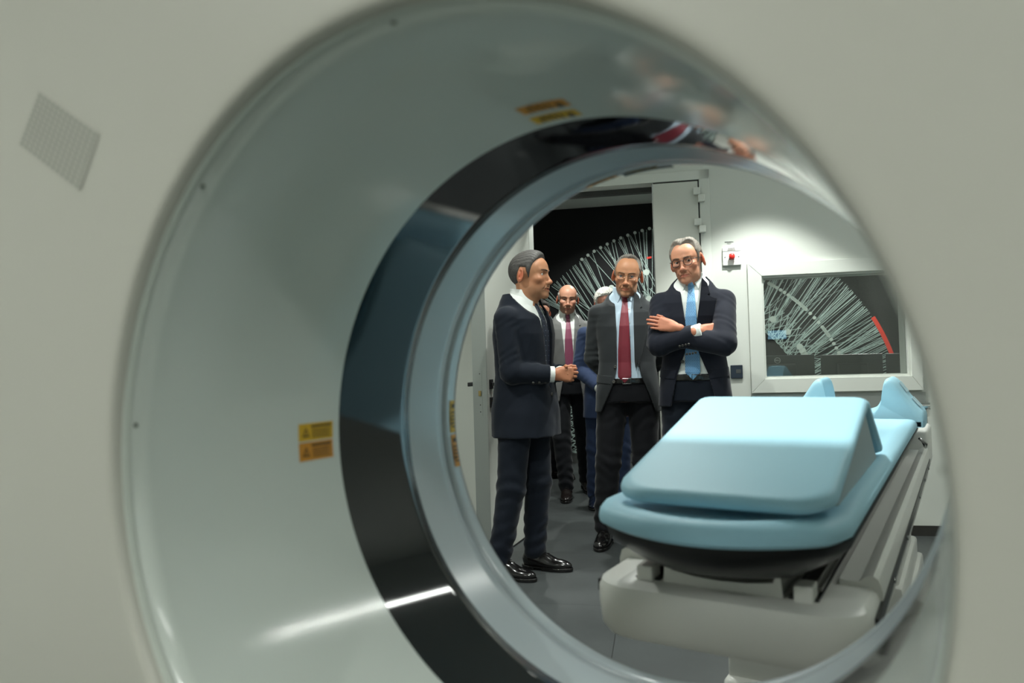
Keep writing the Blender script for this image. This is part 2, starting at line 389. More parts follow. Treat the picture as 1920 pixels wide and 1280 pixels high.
# ---------------------------------------------------------------- emergency stop, sign above it, switch
ES = thing('emergency_stop', 'white plate with a red mushroom push button on the wall beside the window', 'emergency button', RP(.480, WF, 1.786), PHI)
mb = MB(); mb.box(-.056, .057, -.018, 0, -.058, .030, bev=.003); mb.box(-.056, .057, -.012, 0, .034, .06, bev=.003); mb.box(-.0565, .0575, -.016, 0, -.062, -.050, mi=1, bev=.002)
mb.box(-.0565, .0565, -.014, 0, .030, .036, mi=1); mb.box(-.016, .016, -.0185, 0, -.022, .016, mi=2)
for x in (-.042, .043): mb.box(x-.003, x+.003, -.0188, -.01, -.008, -.002, mi=3)
mb.build('back_plate', ['plate_white', 'plate_grey', 'slot_dark', 'gasket'], ES)
mb = MB(); rs = []
for y, r in ((-.018, .011), (-.03, .011), (-.031, .018), (-.036, .0195), (-.043, .0185), (-.048, .013), (-.050, .004)):
    rs.append([(r*math.cos(t), y, -.003+r*math.sin(t)) for t in np.linspace(0, 2*math.pi, 25)[:-1]])
mb.rings(rs, cap=True); mb.build('push_button', 'red_plastic', ES, smooth=True)
text_mesh('PULSANTE', .0085, 'plate_text', 'ink_black', ES, Matrix.Translation((0, -.0125, .052)) @ Matrix.Rotation(R_(90), 4, 'X'))
text_mesh('EMERGENZA', .0085, 'plate_text', 'ink_black', ES, Matrix.Translation((0, -.0125, .042)) @ Matrix.Rotation(R_(90), 4, 'X'))
WT = thing('wall_lettering', 'tiny two-line black lettering on the wall above the red button', 'lettering', RP(.468, WF, 1.878), PHI)
text_mesh('EMERGENZA', .0095, 'upper_line', 'ink_black', WT, Matrix.Translation((0, -.0012, .004)) @ Matrix.Rotation(R_(90), 4, 'X'))
text_mesh('SALA CT', .007, 'lower_line', 'ink_black', WT, Matrix.Translation((0, -.0012, -.006)) @ Matrix.Rotation(R_(90), 4, 'X'))
SW = thing('wall_switch', 'dark wall switch panel by the elbow of the crossed-arms man', 'switch', RP(.494, WF, 1.037), PHI)
mb = MB(); mb.box(-.045, .03, -.012, 0, -.043, .043, bev=.003); mb.build('plate', 'dark_glass', SW)
mb = MB(); mb.box(-.012, .018, -.0135, -.01, -.01, .014, bev=.001); mb.build('rocker', 'monitor_dark', SW)

# luminous pale blue screen on the wall behind the photographer, mirrored faintly in the window
mat('screen_glow', (120, 180, 215), .3, emis=1.3, ecol=(.36, .68, .9))
WS = thing('wall_screen', 'pale blue lit screen on the wall behind the photographer, mirrored in the window', 'screen', RP(1.855, W0, 1.414), PHI+math.pi)
mb = MB(); mb.box(-.16, .16, -.03, 0, -.09, .09, bev=.004); mb.build('housing', 'monitor_dark', WS)
mb = MB(); mb.box(-.14, .14, -.032, -.0305, -.069, .069); mb.build('screen', 'screen_glow', WS)
# ---------------------------------------------------------------- ceiling lamps
def downlight(u, w_, label, power, z=CEIL, ang=110, rad=.035, aim=(0, 0), blend=.6, grp=None, fr=.07):
    t = thing('ceiling_light', label, 'ceiling light', RP(u, w_, z), PHI, grp)
    mb = MB(); rs = []
    for r, zz in ((fr, 0), (fr, -.006), (fr-.013, -.008), (fr-.018, -.001)): rs.append([(r*math.cos(a), r*math.sin(a), zz) for a in np.linspace(0, 2*math.pi, 33)[:-1]])
    mb.rings(rs); mb.build('trim_ring', 'lamp_ring', t, smooth=True)
    mb = MB(); mb.poly([((fr-.018)*math.cos(a), (fr-.018)*math.sin(a)) for a in np.linspace(0, 2*math.pi, 33)[:-1]], 'z', -.0035, -.0015); mb.build('diffuser', 'lamp_glow', t)
    l = bpy.data.lights.new('spot', 'SPOT'); l.energy = power; l.color = LC; l.spot_size = R_(ang); l.spot_blend = blend; l.shadow_soft_size = rad
    o = bpy.data.objects.new('lamp', l); sc.collection.objects.link(o); o.parent = t; o.location = (0, 0, -.03)
    o.rotation_euler = (R_(aim[1]), R_(aim[0]), 0)
def linear(u, w0, w1, label, wd=.032, e='led_glow'):
    t = thing('ceiling_light', label, 'ceiling light', RP(u, (w0+w1)/2, CEIL), PHI)
    h = (w1-w0)/2
    mb = MB(); mb.box(-wd/2-.01, wd/2+.01, -h-.01, h+.01, -.03, 0, bev=.002); mb.build('housing', 'lamp_ring', t)
    mb = MB(); mb.box(-wd/2, wd/2, -h, h, -.034, -.0302); mb.build('diffuser', e, t)
linear(2.0, 1.95, 4.0, 'long linear lamp on the ceiling to the right, seen as a streak in the bore')
linear(-1.9, -1.6, .8, 'long linear lamp on the ceiling to the left behind the photographer')
linear(2.0, -2.0, 0.2, 'long linear lamp on the ceiling to the right behind the photographer')
downlight(.66, 4.35, 'round downlight above the window side of the far wall', 95, ang=80, blend=.35)
downlight(-.45, 4.0, 'round downlight above the open door', 40, ang=125, rad=.09)
downlight(-.305, .985, 'round downlight in the ceiling above the scanner', 130, ang=130, rad=.03)
downlight(-.2, 3.1, 'round downlight over the far end of the patient table', 42, ang=130)
downlight(-1.8, 2.8, 'round downlight over the left side of the room', 52, ang=140)
downlight(.5, -1.2, 'added unseen round downlight behind the photographer', 54, ang=145, rad=.1)  # this lamp and the next are unseen, added for general fill
downlight(-1.5, -.9, 'added unseen round downlight behind the photographer to the left', 50, ang=145, rad=.1)
downlight(-.316, 7.3, 'round downlight in the control room ceiling, seen through the door', 60, z=2.79, ang=130)
downlight(-.65, 5.5, 'round downlight in the control room ceiling just beyond the door', 75, z=2.79, ang=130)
downlight(1.9, 7.0, 'round downlight in the control room ceiling beyond the window', 95, z=2.79, ang=120)
# ================================================================ CT SCANNER
CT = thing('ct_scanner', 'large white ring-shaped scanner the picture is taken through, with black scan window ring', 'scanner', (AX, 0.86, 0))
def ctp(r, a, y): return (r*math.cos(a), y-.86, AZ+r*math.sin(a))
NA = 256
AN = [2*math.pi*i/NA for i in range(NA)]
def rout(a):      # rounded outline of the housing around the bore axis
    hx, hz = 1.12, 1.0
    c, s = abs(math.cos(a)), abs(math.sin(a)); n = 4.2
    return 1/(((c/hx)**n+(s/hz)**n)**(1/n))
def face_ring(t, y):  # t 0 at rim .. 1 at outline
    return [ctp(.43+(rout(a)-.43)*t, a, y) for a in AN]
mb = MB()
rs = [[ctp(r, a, y) for a in AN] for r, y in ((.4095, .50), (.4095, .480), (.4102, .4745), (.4125, .4705), (.4165, .4685), (.422, .4680))]
rs += [face_ring(t, y) for t, y in ((.0, .4678), (.06, .4672), (.15, .4665), (.35, .4655), (.6, .467), (.8, .475), (.9, .50), (.96, .54), (.99, .59), (1, .66), (1, .8), (1, .86))]
mb.rings(rs); mb.build('front_cover', 'scanner_cover', CT, smooth=True)
mb = MB()
rs = [face_ring(t, y) for t, y in ((1, .862), (1, 1.04), (.99, 1.09), (.96, 1.13), (.9, 1.155), (.7, 1.168), (.4, 1.168), (.15, 1.165))]
rs += [[ctp(r, a, y) for a in AN] for r, y in ((.47, 1.162), (.448, 1.157), (.432, 1.150), (.420, 1.141), (.4125, 1.132))]
mb.rings(rs); mb.build('rear_cover', 'scanner_cover', CT, smooth=True)
def liner(name, prof, m_, **k):
    mb = MB(); mb.rings([[ctp(r, a, y) for a in AN] for r, y in prof])
    return mb.build(name, m_, CT, smooth=True, **k)
liner('rim_ring', ((.4093, .499), (.4088, .4815), (.4082, .4805), (.4076, .482), (.4076, .4905)), 'rim_clear')
liner('bore_lining', [(.4090, .4915)]+[(.4074-(y-.492)/(.815-.492)*.0070, y) for y in np.linspace(.492, .815, 14)], 'bore_white')
liner('scan_window', [(.4025, .815), (.4010, .816)]+[(.4010+(y-.816)/.167*.0014, y) for y in np.linspace(.8165, .983, 8)]+[(.4045, .984)], 'window_black')
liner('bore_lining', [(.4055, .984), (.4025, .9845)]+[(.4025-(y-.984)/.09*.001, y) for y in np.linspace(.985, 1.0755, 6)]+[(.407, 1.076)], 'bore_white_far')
liner('seam', [(.407, 1.076), (.407, 1.0815)], 'seam_dark')
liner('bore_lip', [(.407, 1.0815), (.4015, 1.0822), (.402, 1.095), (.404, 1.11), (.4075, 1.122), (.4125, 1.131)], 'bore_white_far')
# housing foot
mb = MB(); mb.box(-.85, .85, -.33, .30, 0, .16, bev=.03); mb.build('foot', 'table_grey', CT)
# warning labels curved onto the lining
def curved_label(name, a0, a1, y0, y1, rad, mats, skew=0, split=True):
    """a in degrees; local s along angle 0..1, t along y 0..1; yellow plate with darker marks"""
    mb = MB(); N = 10
    def P(s, t, dr=0):
        a = R_(a0+(a1-a0)*s); return ctp((rad(y0+(y1-y0)*t) if callable(rad) else rad)-.0006-dr, a, y0+(y1-y0)*t+skew*s)
    def patch(s0, s1, t0, t1, dr, mi):
        n = max(1, int(N*(s1-s0))+1)
        mb.rings([[P(s0+(s1-s0)*k/n, t0, dr), P(s0+(s1-s0)*k/n, t1, dr), P(s0+(s1-s0)*k/n, t1, -.0004), P(s0+(s1-s0)*k/n, t0, -.0004)] for k in range(n+1)], cap=True, mi=mi)
    patch(0, 1, 0, 1, .0002, 0)
    # triangle with a mark, a heading bar and lines of small print
    tri = [P(.5+dx, .14+dt, .0008) for dx, dt in ((-.27, -.05), (-.27, .16), (.27, .055))]
    tin = [P(.5+dx, .14+dt, .0011) for dx, dt in ((-.17, -.005), (-.17, .115), (.1, .055))]
    for q, mi in ((tri, 1), (tin, 0)):
        try: f = mb.bm.faces.new([mb.bm.verts.new(p) for p in q]); f.material_index = mi
        except ValueError: pass
    patch(.40, .46, .18, .205, .0014, 1)
    patch(.76, .88, .36, .94, .0008, 1)
    for k in range(5): patch(.16+k*.11, .20+k*.11, .38, .94-(k % 2)*.07, .0008, 1)
    return mb.build(name, mats, CT)
rl = lambda y: .4074-(y-.492)/(.815-.492)*.0070
L1 = curved_label('warning_label', 180.6, 177.0, .737, .802, rl, ['label_yellow', 'label_ink'])
L2 = curved_label('warning_label', 184.7, 180.9, .737, .801, rl, ['label_orange', 'label_ink']); L2['label'] = 'orange warning label under the yellow one'
curved_label('warning_label', 93.4, 84.4, .738, .762, rl, ['label_orange', 'label_ink'])
curved_label('warning_label', 93.9, 85.0, .776, .799, rl, ['label_yellow', 'label_ink'])
rf = lambda y: float(np.interp(y, (1.0822, 1.095, 1.11, 1.122, 1.131), (.4015, .402, .404, .4075, .4125)))-.0006
curved_label('warning_label', 184.0, 175.5, 1.100, 1.120, rf, ['label_yellow', 'label_ink'])
curved_label('warning_label', 193.0, 184.5, 1.100, 1.120, rf, ['label_orange', 'label_ink'])
curved_label('warning_label', 105.5, 98.0, 1.098, 1.120, rf, ['label_orange', 'label_ink'])
curved_label('warning_label', 95.5, 88.0, 1.104, 1.126, rf, ['label_yellow', 'label_ink'])
mb = MB(); mb.rings([[ctp(.4045, R_(a), y) for y in (1.098, 1.128)] for a in np.linspace(85, 97, 8)], closed=False); mb.build('laser_slot', 'black_metal', CT)
for a in (174.0, 90.05, 262, 5, 218, 132):
    mb = MB(); A = R_(a); c = Vector(ctp(.4066, A, .4955)); n = Vector((-math.cos(A), 0, -math.sin(A))); t = Vector((-math.sin(A), 0, math.cos(A)))
    mb.rings([[c+n*d+r*(math.cos(x)*t+math.sin(x)*Vector((0, 1, 0))) for x in np.linspace(0, 2*math.pi, 17)[:-1]] for r, d in ((.0026, 0), (.0026, .0008), (.0018, .0012), (.0016, .0005))], cap=True)
    mb.build('screw', 'screw_grey', CT, smooth=True)
# speaker grille on the front cover: a slanted field of small holes
g0, g1, g2, g3 = [Vector((x-AX, 0, z)) for x, z in ((-.966, 1.518), (-.834, 1.440), (-.878, 1.380), (-1.018, 1.460))]
def gy(p):
    a = math.atan2(p.z-AZ, p.x); r = math.hypot(p.x, p.z-AZ); t = (r-.43)/(rout(a)-.43)
    ks = ((.0, .4678), (.06, .4672), (.15, .4665), (.35, .4655), (.6, .467), (.8, .475)); 
    return float(np.interp(t, [k[0] for k in ks], [k[1] for k in ks]))-.86
mb = MB()
def gp(s, t, d=0):
    p = (g0*(1-s)+g1*s)*(1-t)+(g3*(1-s)+g2*s)*t; p.y = gy(p)-.0011-d; return p
pts = []
for k in range(8): pass
mb.rings([[gp(s, 0), gp(s, .33), gp(s, .66), gp(s, 1)] for s in np.linspace(0, 1, 9)], closed=False)
for i in range(13):
    for j in range(11):
        c = gp((i+.7)/13.4, (j+.7)/11.4, .0004); ex = (g1-g0).normalized()*.0026; ez = (g3-g0).normalized()*.0017
        f = mb.bm.faces.new([mb.bm.verts.new(c+q) for q in (-ex-ez, ex-ez, ex+ez, -ex+ez)]); f.material_index = 1
mb.build('speaker_grille', ['grille_tone', 'grille_hole'], CT)

# ================================================================ PATIENT TABLE (x about the bore axis, y world)
PT = thing('patient_table', 'white motorised patient table with black cradle and steel rails, in front of the scanner', 'patient table', (AX, 2.3, 0))
def P2y(y): return y-2.3
def front_outline(h, y0, y1, bow, corner=.05, n=14):
    """half-width h, bowed front at y0 (centre forward by bow), straight sides to y1"""
    pts = []
    for k in range(n+1):
        t = -1+2*k/n; x = t*h; yy = y0+bow*t*t
        ax = abs(t)
        if ax > .86: yy += corner*((ax-.86)/.14)**2
        pts.append((x, yy))
    return [(-h, y1)]+pts+[(h, y1)]
# carbon cradle: shallow boat section, deeper in the middle
mb = MB(); rs = []
for hh, z, dy, bow in ((.236, .831, .0, .11), (.232, .815, .006, .11), (.208, .790, .028, .10), (.178, .768, .056, .09), (.166, .761, .068, .085), (.155, .757, .09, .08)):
    rs.append([(x, P2y(y), z) for x, y in front_outline(hh, 1.262+dy, 3.52, bow)])
mb.rings(rs, cap=True); mb.build('cradle', 'cradle_black', PT, smooth='angle')
# top deck: block with rounded front corners, side shoulders
def rrect(h, y0, y1, r, n=8):
    pts = []
    for cx, cy_, a0 in ((-h+r, y0+r, 180), (h-r, y0+r, 270)):
        for k in range(n+1):
            a = R_(a0+90*k/n); pts.append((cx+r*math.cos(a), cy_+r*math.sin(a)))
    return pts+[(h, y1), (-h, y1)]
mb = MB(); DZ = .712
rs = [[(x, P2y(y), z) for x, y in rrect(h, y0, 3.62, .085)] for h, y0, z in ((.235, 1.40, .598), (.252, 1.375, .602), (.260, 1.366, .618), (.263, 1.362, .66), (.263, 1.362, .690), (.258, 1.367, .704), (.246, 1.38, DZ))]
mb.rings(rs, cap=True); mb.build('deck', 'table_white', PT, smooth='angle')
# long side shoulders, with an inner slope and bright outer lip
for s in (1, -1):
    mb = MB(); pr = [(.192, .700), (.192, .724), (.205, .722), (.228, .722), (.240, .732), (.252, .735), (.262, .728), (.268, .708), (.268, .690), (.25, .690)]
    mb.rings([[(s*x, P2y(y), z) for x, z in pr] for y in np.linspace(1.55, 3.62, 3)], cap=True)
    mb.build('side_shoulder', 'table_white', PT, smooth='angle')
    # steel rail in a dark track
    mb = MB(); mb.box(s*.150-.026, s*.150+.026, P2y(1.42), P2y(3.6), .708, .716); mb.build('rail_track', 'rail_dark', PT)
    mb = MB(); mb.box(s*.158-.012, s*.158+.012, P2y(1.455), P2y(3.6), .716, .740, bev=.003); mb.box(s*.158-.018, s*.158+.018, P2y(1.455), P2y(3.6), .722, .73); mb.build('rail', 'rail_brush', PT)
    mb = MB(); mb.box(s*.152-.017, s*.152+.017, P2y(1.405), P2y(1.455), .710, .742, bev=.004); mb.build('rail_end_block', 'table_white', PT)
    mb = MB(); mb.box(s*.268-.008, s*.268+.002, P2y(1.45), P2y(3.60), .664, .688); mb.build('side_channel', 'rail_dark', PT)
    for y in (1.75, 2.15, 2.75, 3.1, 3.4):
        mb = MB(); mb.rings([[(s*(.2705+d), P2y(y)+r*math.cos(t), .676+r*math.sin(t)) for t in np.linspace(0, 2*math.pi, 13)[:-1]] for r, d in ((.006, 0), (.006, .003), (.003, .004))], cap=True); mb.build('bolt', 'steel', PT)
# centre trough between the rails
mb = MB(); pr = [(-.115, .712), (-.112, .752), (-.104, .754), (-.098, .738), (-.05, .731), (0, .729), (.05, .731), (.098, .738), (.104, .754), (.112, .752), (.115, .712)]
mb.rings([[(x*(1-.03*k), P2y(y), z) for x, z in pr] for k, y in enumerate((1.415, 1.425, 3.4))], cap=True); mb.build('centre_trough', 'table_white', PT, smooth='angle')
for a_ in (-.055, .03):
    mb = MB(); mb.box(a_, a_+.05, P2y(1.49), P2y(1.56), .731, .739); mb.build('guide_pad', 'gasket', PT)
# telescoping column
for k, (h, z0, z1, y0, y1) in enumerate(((.225, .42, .600, 2.42, 3.02), (.238, .33, .470, 2.40, 3.10), (.252, .24, .395, 2.38, 3.17), (.266, .12, .300, 2.36, 3.24))):
    mb = MB(); mb.box(-h, h, P2y(y0), P2y(y1), z0, z1, bev=.012); mb.build('column_cover', 'table_white', PT, smooth='angle')
mb = MB(); mb.box(-.28, .28, P2y(2.33), P2y(3.45), 0, .14, bev=.03, seg=4); mb.build('base', 'table_white', PT, smooth='angle')
# tail end of the table behind the head rest
mb = MB(); mb.box(-.255, .262, P2y(3.71), P2y(4.05), .62, .80, bev=.02, seg=3); mb.box(-.2, .2, P2y(3.73), P2y(4.0), .79, .828, bev=.015); mb.build('tail_box', 'table_white', PT, smooth='angle')
# clamp on the rail, a loose accessory
RC = thing('rail_clamp', 'chrome clamp with a cross knob standing beside the head support', 'clamp', (AX, 2.3, 0))
mb = MB()
for zz, r in (((.83, .87), .008), ((.87, .90), .006)): mb.tube([(.255, P2y(3.70), zz[0]), (.255, P2y(3.70), zz[1])], r, 12)
mb.tube([(.235, P2y(3.70), .905), (.275, P2y(3.70), .905)], .016, 14); mb.build('knob', 'chrome', RC, smooth='angle')
mb = MB(); mb.tube([(.245, P2y(3.36), .80), (.268, P2y(3.38), .775), (.262, P2y(3.44), .755), (.25, P2y(3.46), .78)], .005, 8); mb.build('strap_hook', 'steel', PT, smooth=True)

# ---------------------------------------------------------------- cushions (each lies on the table: things of their own)
MT = thing('table_mattress', 'long flat light blue mattress along the top of the patient table', 'mattress', (AX, 2.3, .832))
mb = MB(); rs = []
for e, z in ((.012, .0), (.002, .008), (0, .018), (.002, .030), (.008, .038), (.018, .043), (.030, .045)):
    rs.append([(x, P2y(y), z) for x, y in front_outline(.240-e, 1.240+e, 3.36-e*.5, .115, n=40)])
mb.rings(rs, cap=False)
# top surface: slightly dished between raised side borders
top = [(x, y) for x, y in front_outline(.210, 1.270, 3.345, .115, n=40)]
mb2r = []
for f, dz in ((.93, .0435), (.86, .039), (.78, .036), (.5, .035), (.2, .035)):
    mb2r.append([(x*f, P2y(1.27+(y-1.27)*1+(1-f)*.12*(1 if y < 1.6 else -1)), dz) for x, y in top])
mb.rings([rs[-1]]+mb2r, cap=False)
f = mb.bm.faces.new([mb.bm.verts.new(p) for p in mb2r[-1]]); f = mb.bm.faces.new([mb.bm.verts.new(p) for p in rs[0]][::-1])
bmesh.ops.remove_doubles(mb.bm, verts=mb.bm.verts, dist=1e-5)
mb.build('cushion_body', 'mattress_blue', MT, smooth='angle')
KW = thing('knee_cushion', 'light blue folded wedge cushion standing on the mattress', 'cushion', (AX+.016, 1.9, .877))
def slab(y0, z0, y1, z1, th, h0, h1, rnd0=.06, n=10, name='panel'):
    """cushioned panel between two bottom-edge points in (y,z), thickness th, rounded corners at the lower end"""
    d = Vector((0, y1-y0, z1-z0)); L = d.length; d.normalize(); nrm = Vector((0, -d.z, d.y))
    if nrm.z < 0: nrm = -nrm
    def outline(e):
        pts = []
        r = rnd0
        for k in range(n+1):
            a = R_(180+90*k/n); pts.append((-h0+e+r+(r)*math.cos(a), r+e+r*math.sin(a)))
        for k in range(n+1):
            a = R_(270+90*k/n); pts.append((h0-e-r+(r)*math.cos(a), r+e+r*math.sin(a)))
        rr = .02
        pts += [(h1-e, L-e-rr), (h1-e-rr*.3, L-e-rr*.3), (h1-e-rr, L-e), (-h1+e+rr, L-e), (-h1+e+rr*.3, L-e-rr*.3), (-h1+e, L-e-rr)]
        return pts
    mb = MB(); rs = []
    for e, t in ((.008, 0), (.001, .006), (0, .012), (0, th-.014), (.003, th-.006), (.010, th-.001), (.02, th)):
        rs.append([Vector((x, y0, z0))+d*s+nrm*t for x, s in outline(e)])
    mb.rings(rs, cap=True); return mb.build(name, 'mattress_blue', KW, smooth='angle')
slab(-.565, .003, .03, .150, .030, .204, .202, .07, name='front_panel')
slab(.33, .0, .035, .150, .030, .200, .200, .02, name='rear_panel')
for s in (1, -1):   # open gap between the two panels; the wedge below carries its shade
    pass
mb = MB(); mb.rings([[(-.19, -.42, .0), (-.19, .26, .0), (-.19, .05, .135)], [(.19, -.42, .0), (.19, .26, .0), (.19, .05, .135)]], cap=True); mb.build('gap_shade_wedge', 'gap_shade_blue', KW)
HR = thing('head_support', 'light blue support block with two tall horns at the far end of the mattress', 'head support', (AX, 3.56, .866))
mb = MB()
pr = [(-.262, -.03), (-.262, .02), (-.235, .055), (-.20, .10), (-.165, .152), (-.150, .168), (-.135, .172), (-.122, .166), (-.115, .148), (-.112, .11), (-.10, .068), (-.06, .035), (0, .026), (.06, .035), (.10, .068), (.112, .11), (.115, .148), (.122, .166), (.135, .172), (.150, .168), (.165, .152), (.20, .10), (.235, .055), (.262, .02), (.262, -.03)]
def smooth2d(P, n=4):
    o = []
    for i in range(len(P)-1):
        a, b, c_, d = P[max(i-1, 0)], P[i], P[i+1], P[min(i+2, len(P)-1)]
        for k in range(n):
            t = k/n; o.append(tuple(.5*(2*b[j]+(c_[j]-a[j])*t+(2*a[j]-5*b[j]+4*c_[j]-d[j])*t*t+(3*b[j]-a[j]-3*c_[j]+d[j])*t**3) for j in (0, 1)))
    return o+[P[-1]]
pr = [(-.262, -.03), (-.262, .02), (-.238, .052), (-.20, .102), (-.168, .150), (-.150, .168), (-.134, .172), (-.121, .162), (-.115, .135), (-.108, .09), (-.085, .050), (-.045, .030), (0, .026), (.045, .030), (.085, .050), (.108, .09), (.115, .135), (.121, .162), (.134, .172), (.150, .168), (.168, .150), (.20, .102), (.238, .052), (.262, .02), (.262, -.03)]
pr = smooth2d(pr)
def hsc(f, dz): return [(x*f, z+dz if z > 0 else z) for x, z in pr]
mb.rings([[(x, y, z) for x, z in hsc(f, dz)] for y, f, dz in ((-.132, .95, -.034), (-.130, .97, -.020), (-.122, .986, -.009), (-.108, .997, -.002), (-.09, 1, 0), (.09, 1, 0), (.108, .997, -.002), (.122, .986, -.009), (.130, .97, -.020), (.132, .95, -.034))], cap=True)
mb.build('cushion_body', 'mattress_blue', HR, smooth='angle')
for y in (-.02, .05):
    for k, (a, b) in enumerate((((.168, .150), (.196, .108)), ((.214, .083), (.245, .045)))):
        mb = MB(); d = Vector((b[0]-a[0], 0, b[1]-a[1])); n = Vector((-d.z, 0, d.x)).normalized()*.0015
        n = -n if n.z < 0 else n; A, B = Vector((a[0], y, a[1]))+n*2, Vector((b[0], y, b[1]))+n*2
        mb.rings([[A+n-Vector((0, .022, 0)), A+n+Vector((0, .022, 0)), A-n+Vector((0, .022, 0)), A-n-Vector((0, .022, 0))], [B+n-Vector((0, .022, 0)), B+n+Vector((0, .022, 0)), B-n+Vector((0, .022, 0)), B-n-Vector((0, .022, 0))]], cap=True)
        mb.build('velcro_patch', 'velcro_grey', HR)

# ================================================================ PEOPLE: distance-field modelling, skinned with surface nets
f32 = np.float32
class Fld:
    def __init__(s, lo, hi, h):
        s.lo = np.array(lo, float); s.h = h
        s.n = [int(math.ceil((hi[i]-lo[i])/h))+1 for i in range(3)]
        s.ax = [(s.lo[i]+np.arange(s.n[i])*h).astype(f32) for i in range(3)]
        s.v = np.full(s.n, .5, f32)
    def win(s, lo, hi):
        sl = []
        for i in range(3):
            a = max(0, int(math.floor((lo[i]-s.lo[i])/s.h))); b = min(s.n[i], int(math.ceil((hi[i]-s.lo[i])/s.h))+1)
            if b <= a: return None
            sl.append(slice(a, b))
        return tuple(sl)
    def grid(s, sl): return s.ax[0][sl[0]][:, None, None], s.ax[1][sl[1]][None, :, None], s.ax[2][sl[2]][None, None, :]
    def put(s, fn, lo, hi, k=.01, op='u'):
        m_ = k+2.5*s.h
        sl = s.win([a-m_ for a in lo], [a+m_ for a in hi])
        if sl is None: return s
        d = fn(*s.grid(sl)).astype(f32); a = s.v[sl]
        if op == 'u':
            h = np.maximum(k-np.abs(a-d), 0)/max(k, 1e-6); s.v[sl] = np.minimum(a, d)-h*h*k*.25
        elif op == 's':
            d = -d; h = np.maximum(k-np.abs(a-d), 0)/max(k, 1e-6); s.v[sl] = np.maximum(a, d)+h*h*k*.25
        elif op == 'i': s.v[sl] = np.maximum(a, d)
        return s
    def cut(s, fn):
        s.v = np.maximum(s.v, np.broadcast_to(fn(*s.grid((slice(None),)*3)), s.v.shape).astype(f32)); return s
    def add(s, fn): s.v = s.v+fn(*s.grid((slice(None),)*3)).astype(f32); return s
    def ell(s, c, r, k=.01, op='u', R=None):
        c = [float(x) for x in c]; m_ = max(r) if R is not None else None
        def fn(X, Y, Z):
            x, y, z = X-c[0], Y-c[1], Z-c[2]
            if R is not None: x, y, z = (R[0][0]*x+R[1][0]*y+R[2][0]*z), (R[0][1]*x+R[1][1]*y+R[2][1]*z), (R[0][2]*x+R[1][2]*y+R[2][2]*z)
            k0 = np.sqrt((x/r[0])**2+(y/r[1])**2+(z/r[2])**2)+1e-6; k1 = np.sqrt((x/r[0]**2)**2+(y/r[1]**2)**2+(z/r[2]**2)**2)+1e-6
            return k0*(k0-1)/k1
        e = [m_]*3 if m_ else r
        return s.put(fn, [c[i]-e[i] for i in range(3)], [c[i]+e[i] for i in range(3)], k, op)
    def cap(s, a, b, ra, rb=None, k=.01, op='u', ends=None, flat=None):
        rb = ra if rb is None else rb; a = np.array(a, float); b = np.array(b, float); d = b-a; L2 = float(d@d)+1e-9; L = math.sqrt(L2); u = d/L
        def fn(X, Y, Z):
            x, y, z = X-a[0], Y-a[1], Z-a[2]; t = (x*d[0]+y*d[1]+z*d[2])/L2
            tc = np.clip(t, 0, 1); q = np.sqrt((x-tc*d[0])**2+(y-tc*d[1])**2+(z-tc*d[2])**2)-(ra+(rb-ra)*tc)
            if ends:
                if 'b' in ends: q = np.maximum(q, (t-1)*L)
                if 'a' in ends: q = np.maximum(q, -t*L)
            return q
        m_ = max(ra, rb); return s.put(fn, np.minimum(a, b)-m_, np.maximum(a, b)+m_, k, op)
    def mesh(s):
        v = s.v; ins = v < 0; n = v.shape
        cs = sum(ins[i:n[0]-1+i, j:n[1]-1+j, k:n[2]-1+k].astype(np.int8) for i in (0, 1) for j in (0, 1) for k in (0, 1))
        act = (cs > 0) & (cs < 8); idx = np.argwhere(act)
        if len(idx) == 0: return np.zeros((0, 3)), np.zeros((0, 4), int)
        acc = np.zeros((len(idx), 3)); cnt = np.zeros(len(idx))
        I, J, K = idx.T
        for (p, q) in [((0,0,0),(1,0,0)),((0,1,0),(1,1,0)),((0,0,1),(1,0,1)),((0,1,1),(1,1,1)),((0,0,0),(0,1,0)),((1,0,0),(1,1,0)),((0,0,1),(0,1,1)),((1,0,1),(1,1,1)),((0,0,0),(0,0,1)),((1,0,0),(1,0,1)),((0,1,0),(0,1,1)),((1,1,0),(1,1,1))]:
            va = v[I+p[0], J+p[1], K+p[2]]; vb = v[I+q[0], J+q[1], K+q[2]]; m_ = (va < 0) != (vb < 0)
            t = np.where(m_, va/np.where(m_, va-vb, 1), 0); pa = np.array(p, float); pb = np.array(q, float)
            acc += m_[:, None]*(pa+(pb-pa)*t[:, None]); cnt += m_
        V = s.lo+(idx+acc/cnt[:, None])*s.h
        lut = -np.ones(act.shape, np.int64); lut[I, J, K] = np.arange(len(idx)); F = []
        for ax_ in range(3):
            o = [(1, 2), (2, 0), (0, 1)][ax_]
            sl0 = [slice(None)]*3; sl1 = [slice(None)]*3; sl0[ax_] = slice(0, n[ax_]-1); sl1[ax_] = slice(1, n[ax_])
            A, B = ins[tuple(sl0)], ins[tuple(sl1)]; e = np.argwhere(A != B)
            e = e[(e[:, o[0]] > 0) & (e[:, o[1]] > 0) & (e[:, o[0]] < n[o[0]]-1) & (e[:, o[1]] < n[o[1]]-1)]
            fl = A[tuple(e.T)]
            q = []
            for da, db in ((1, 1), (0, 1), (0, 0), (1, 0)):
                c = e.copy(); c[:, o[0]] -= da; c[:, o[1]] -= db; q.append(lut[tuple(c.T)])
            q = np.stack(q, 1); q[~fl] = q[~fl][:, ::-1]; F.append(q)
        F = np.concatenate(F); F = F[(F >= 0).all(1)]
        return V, F
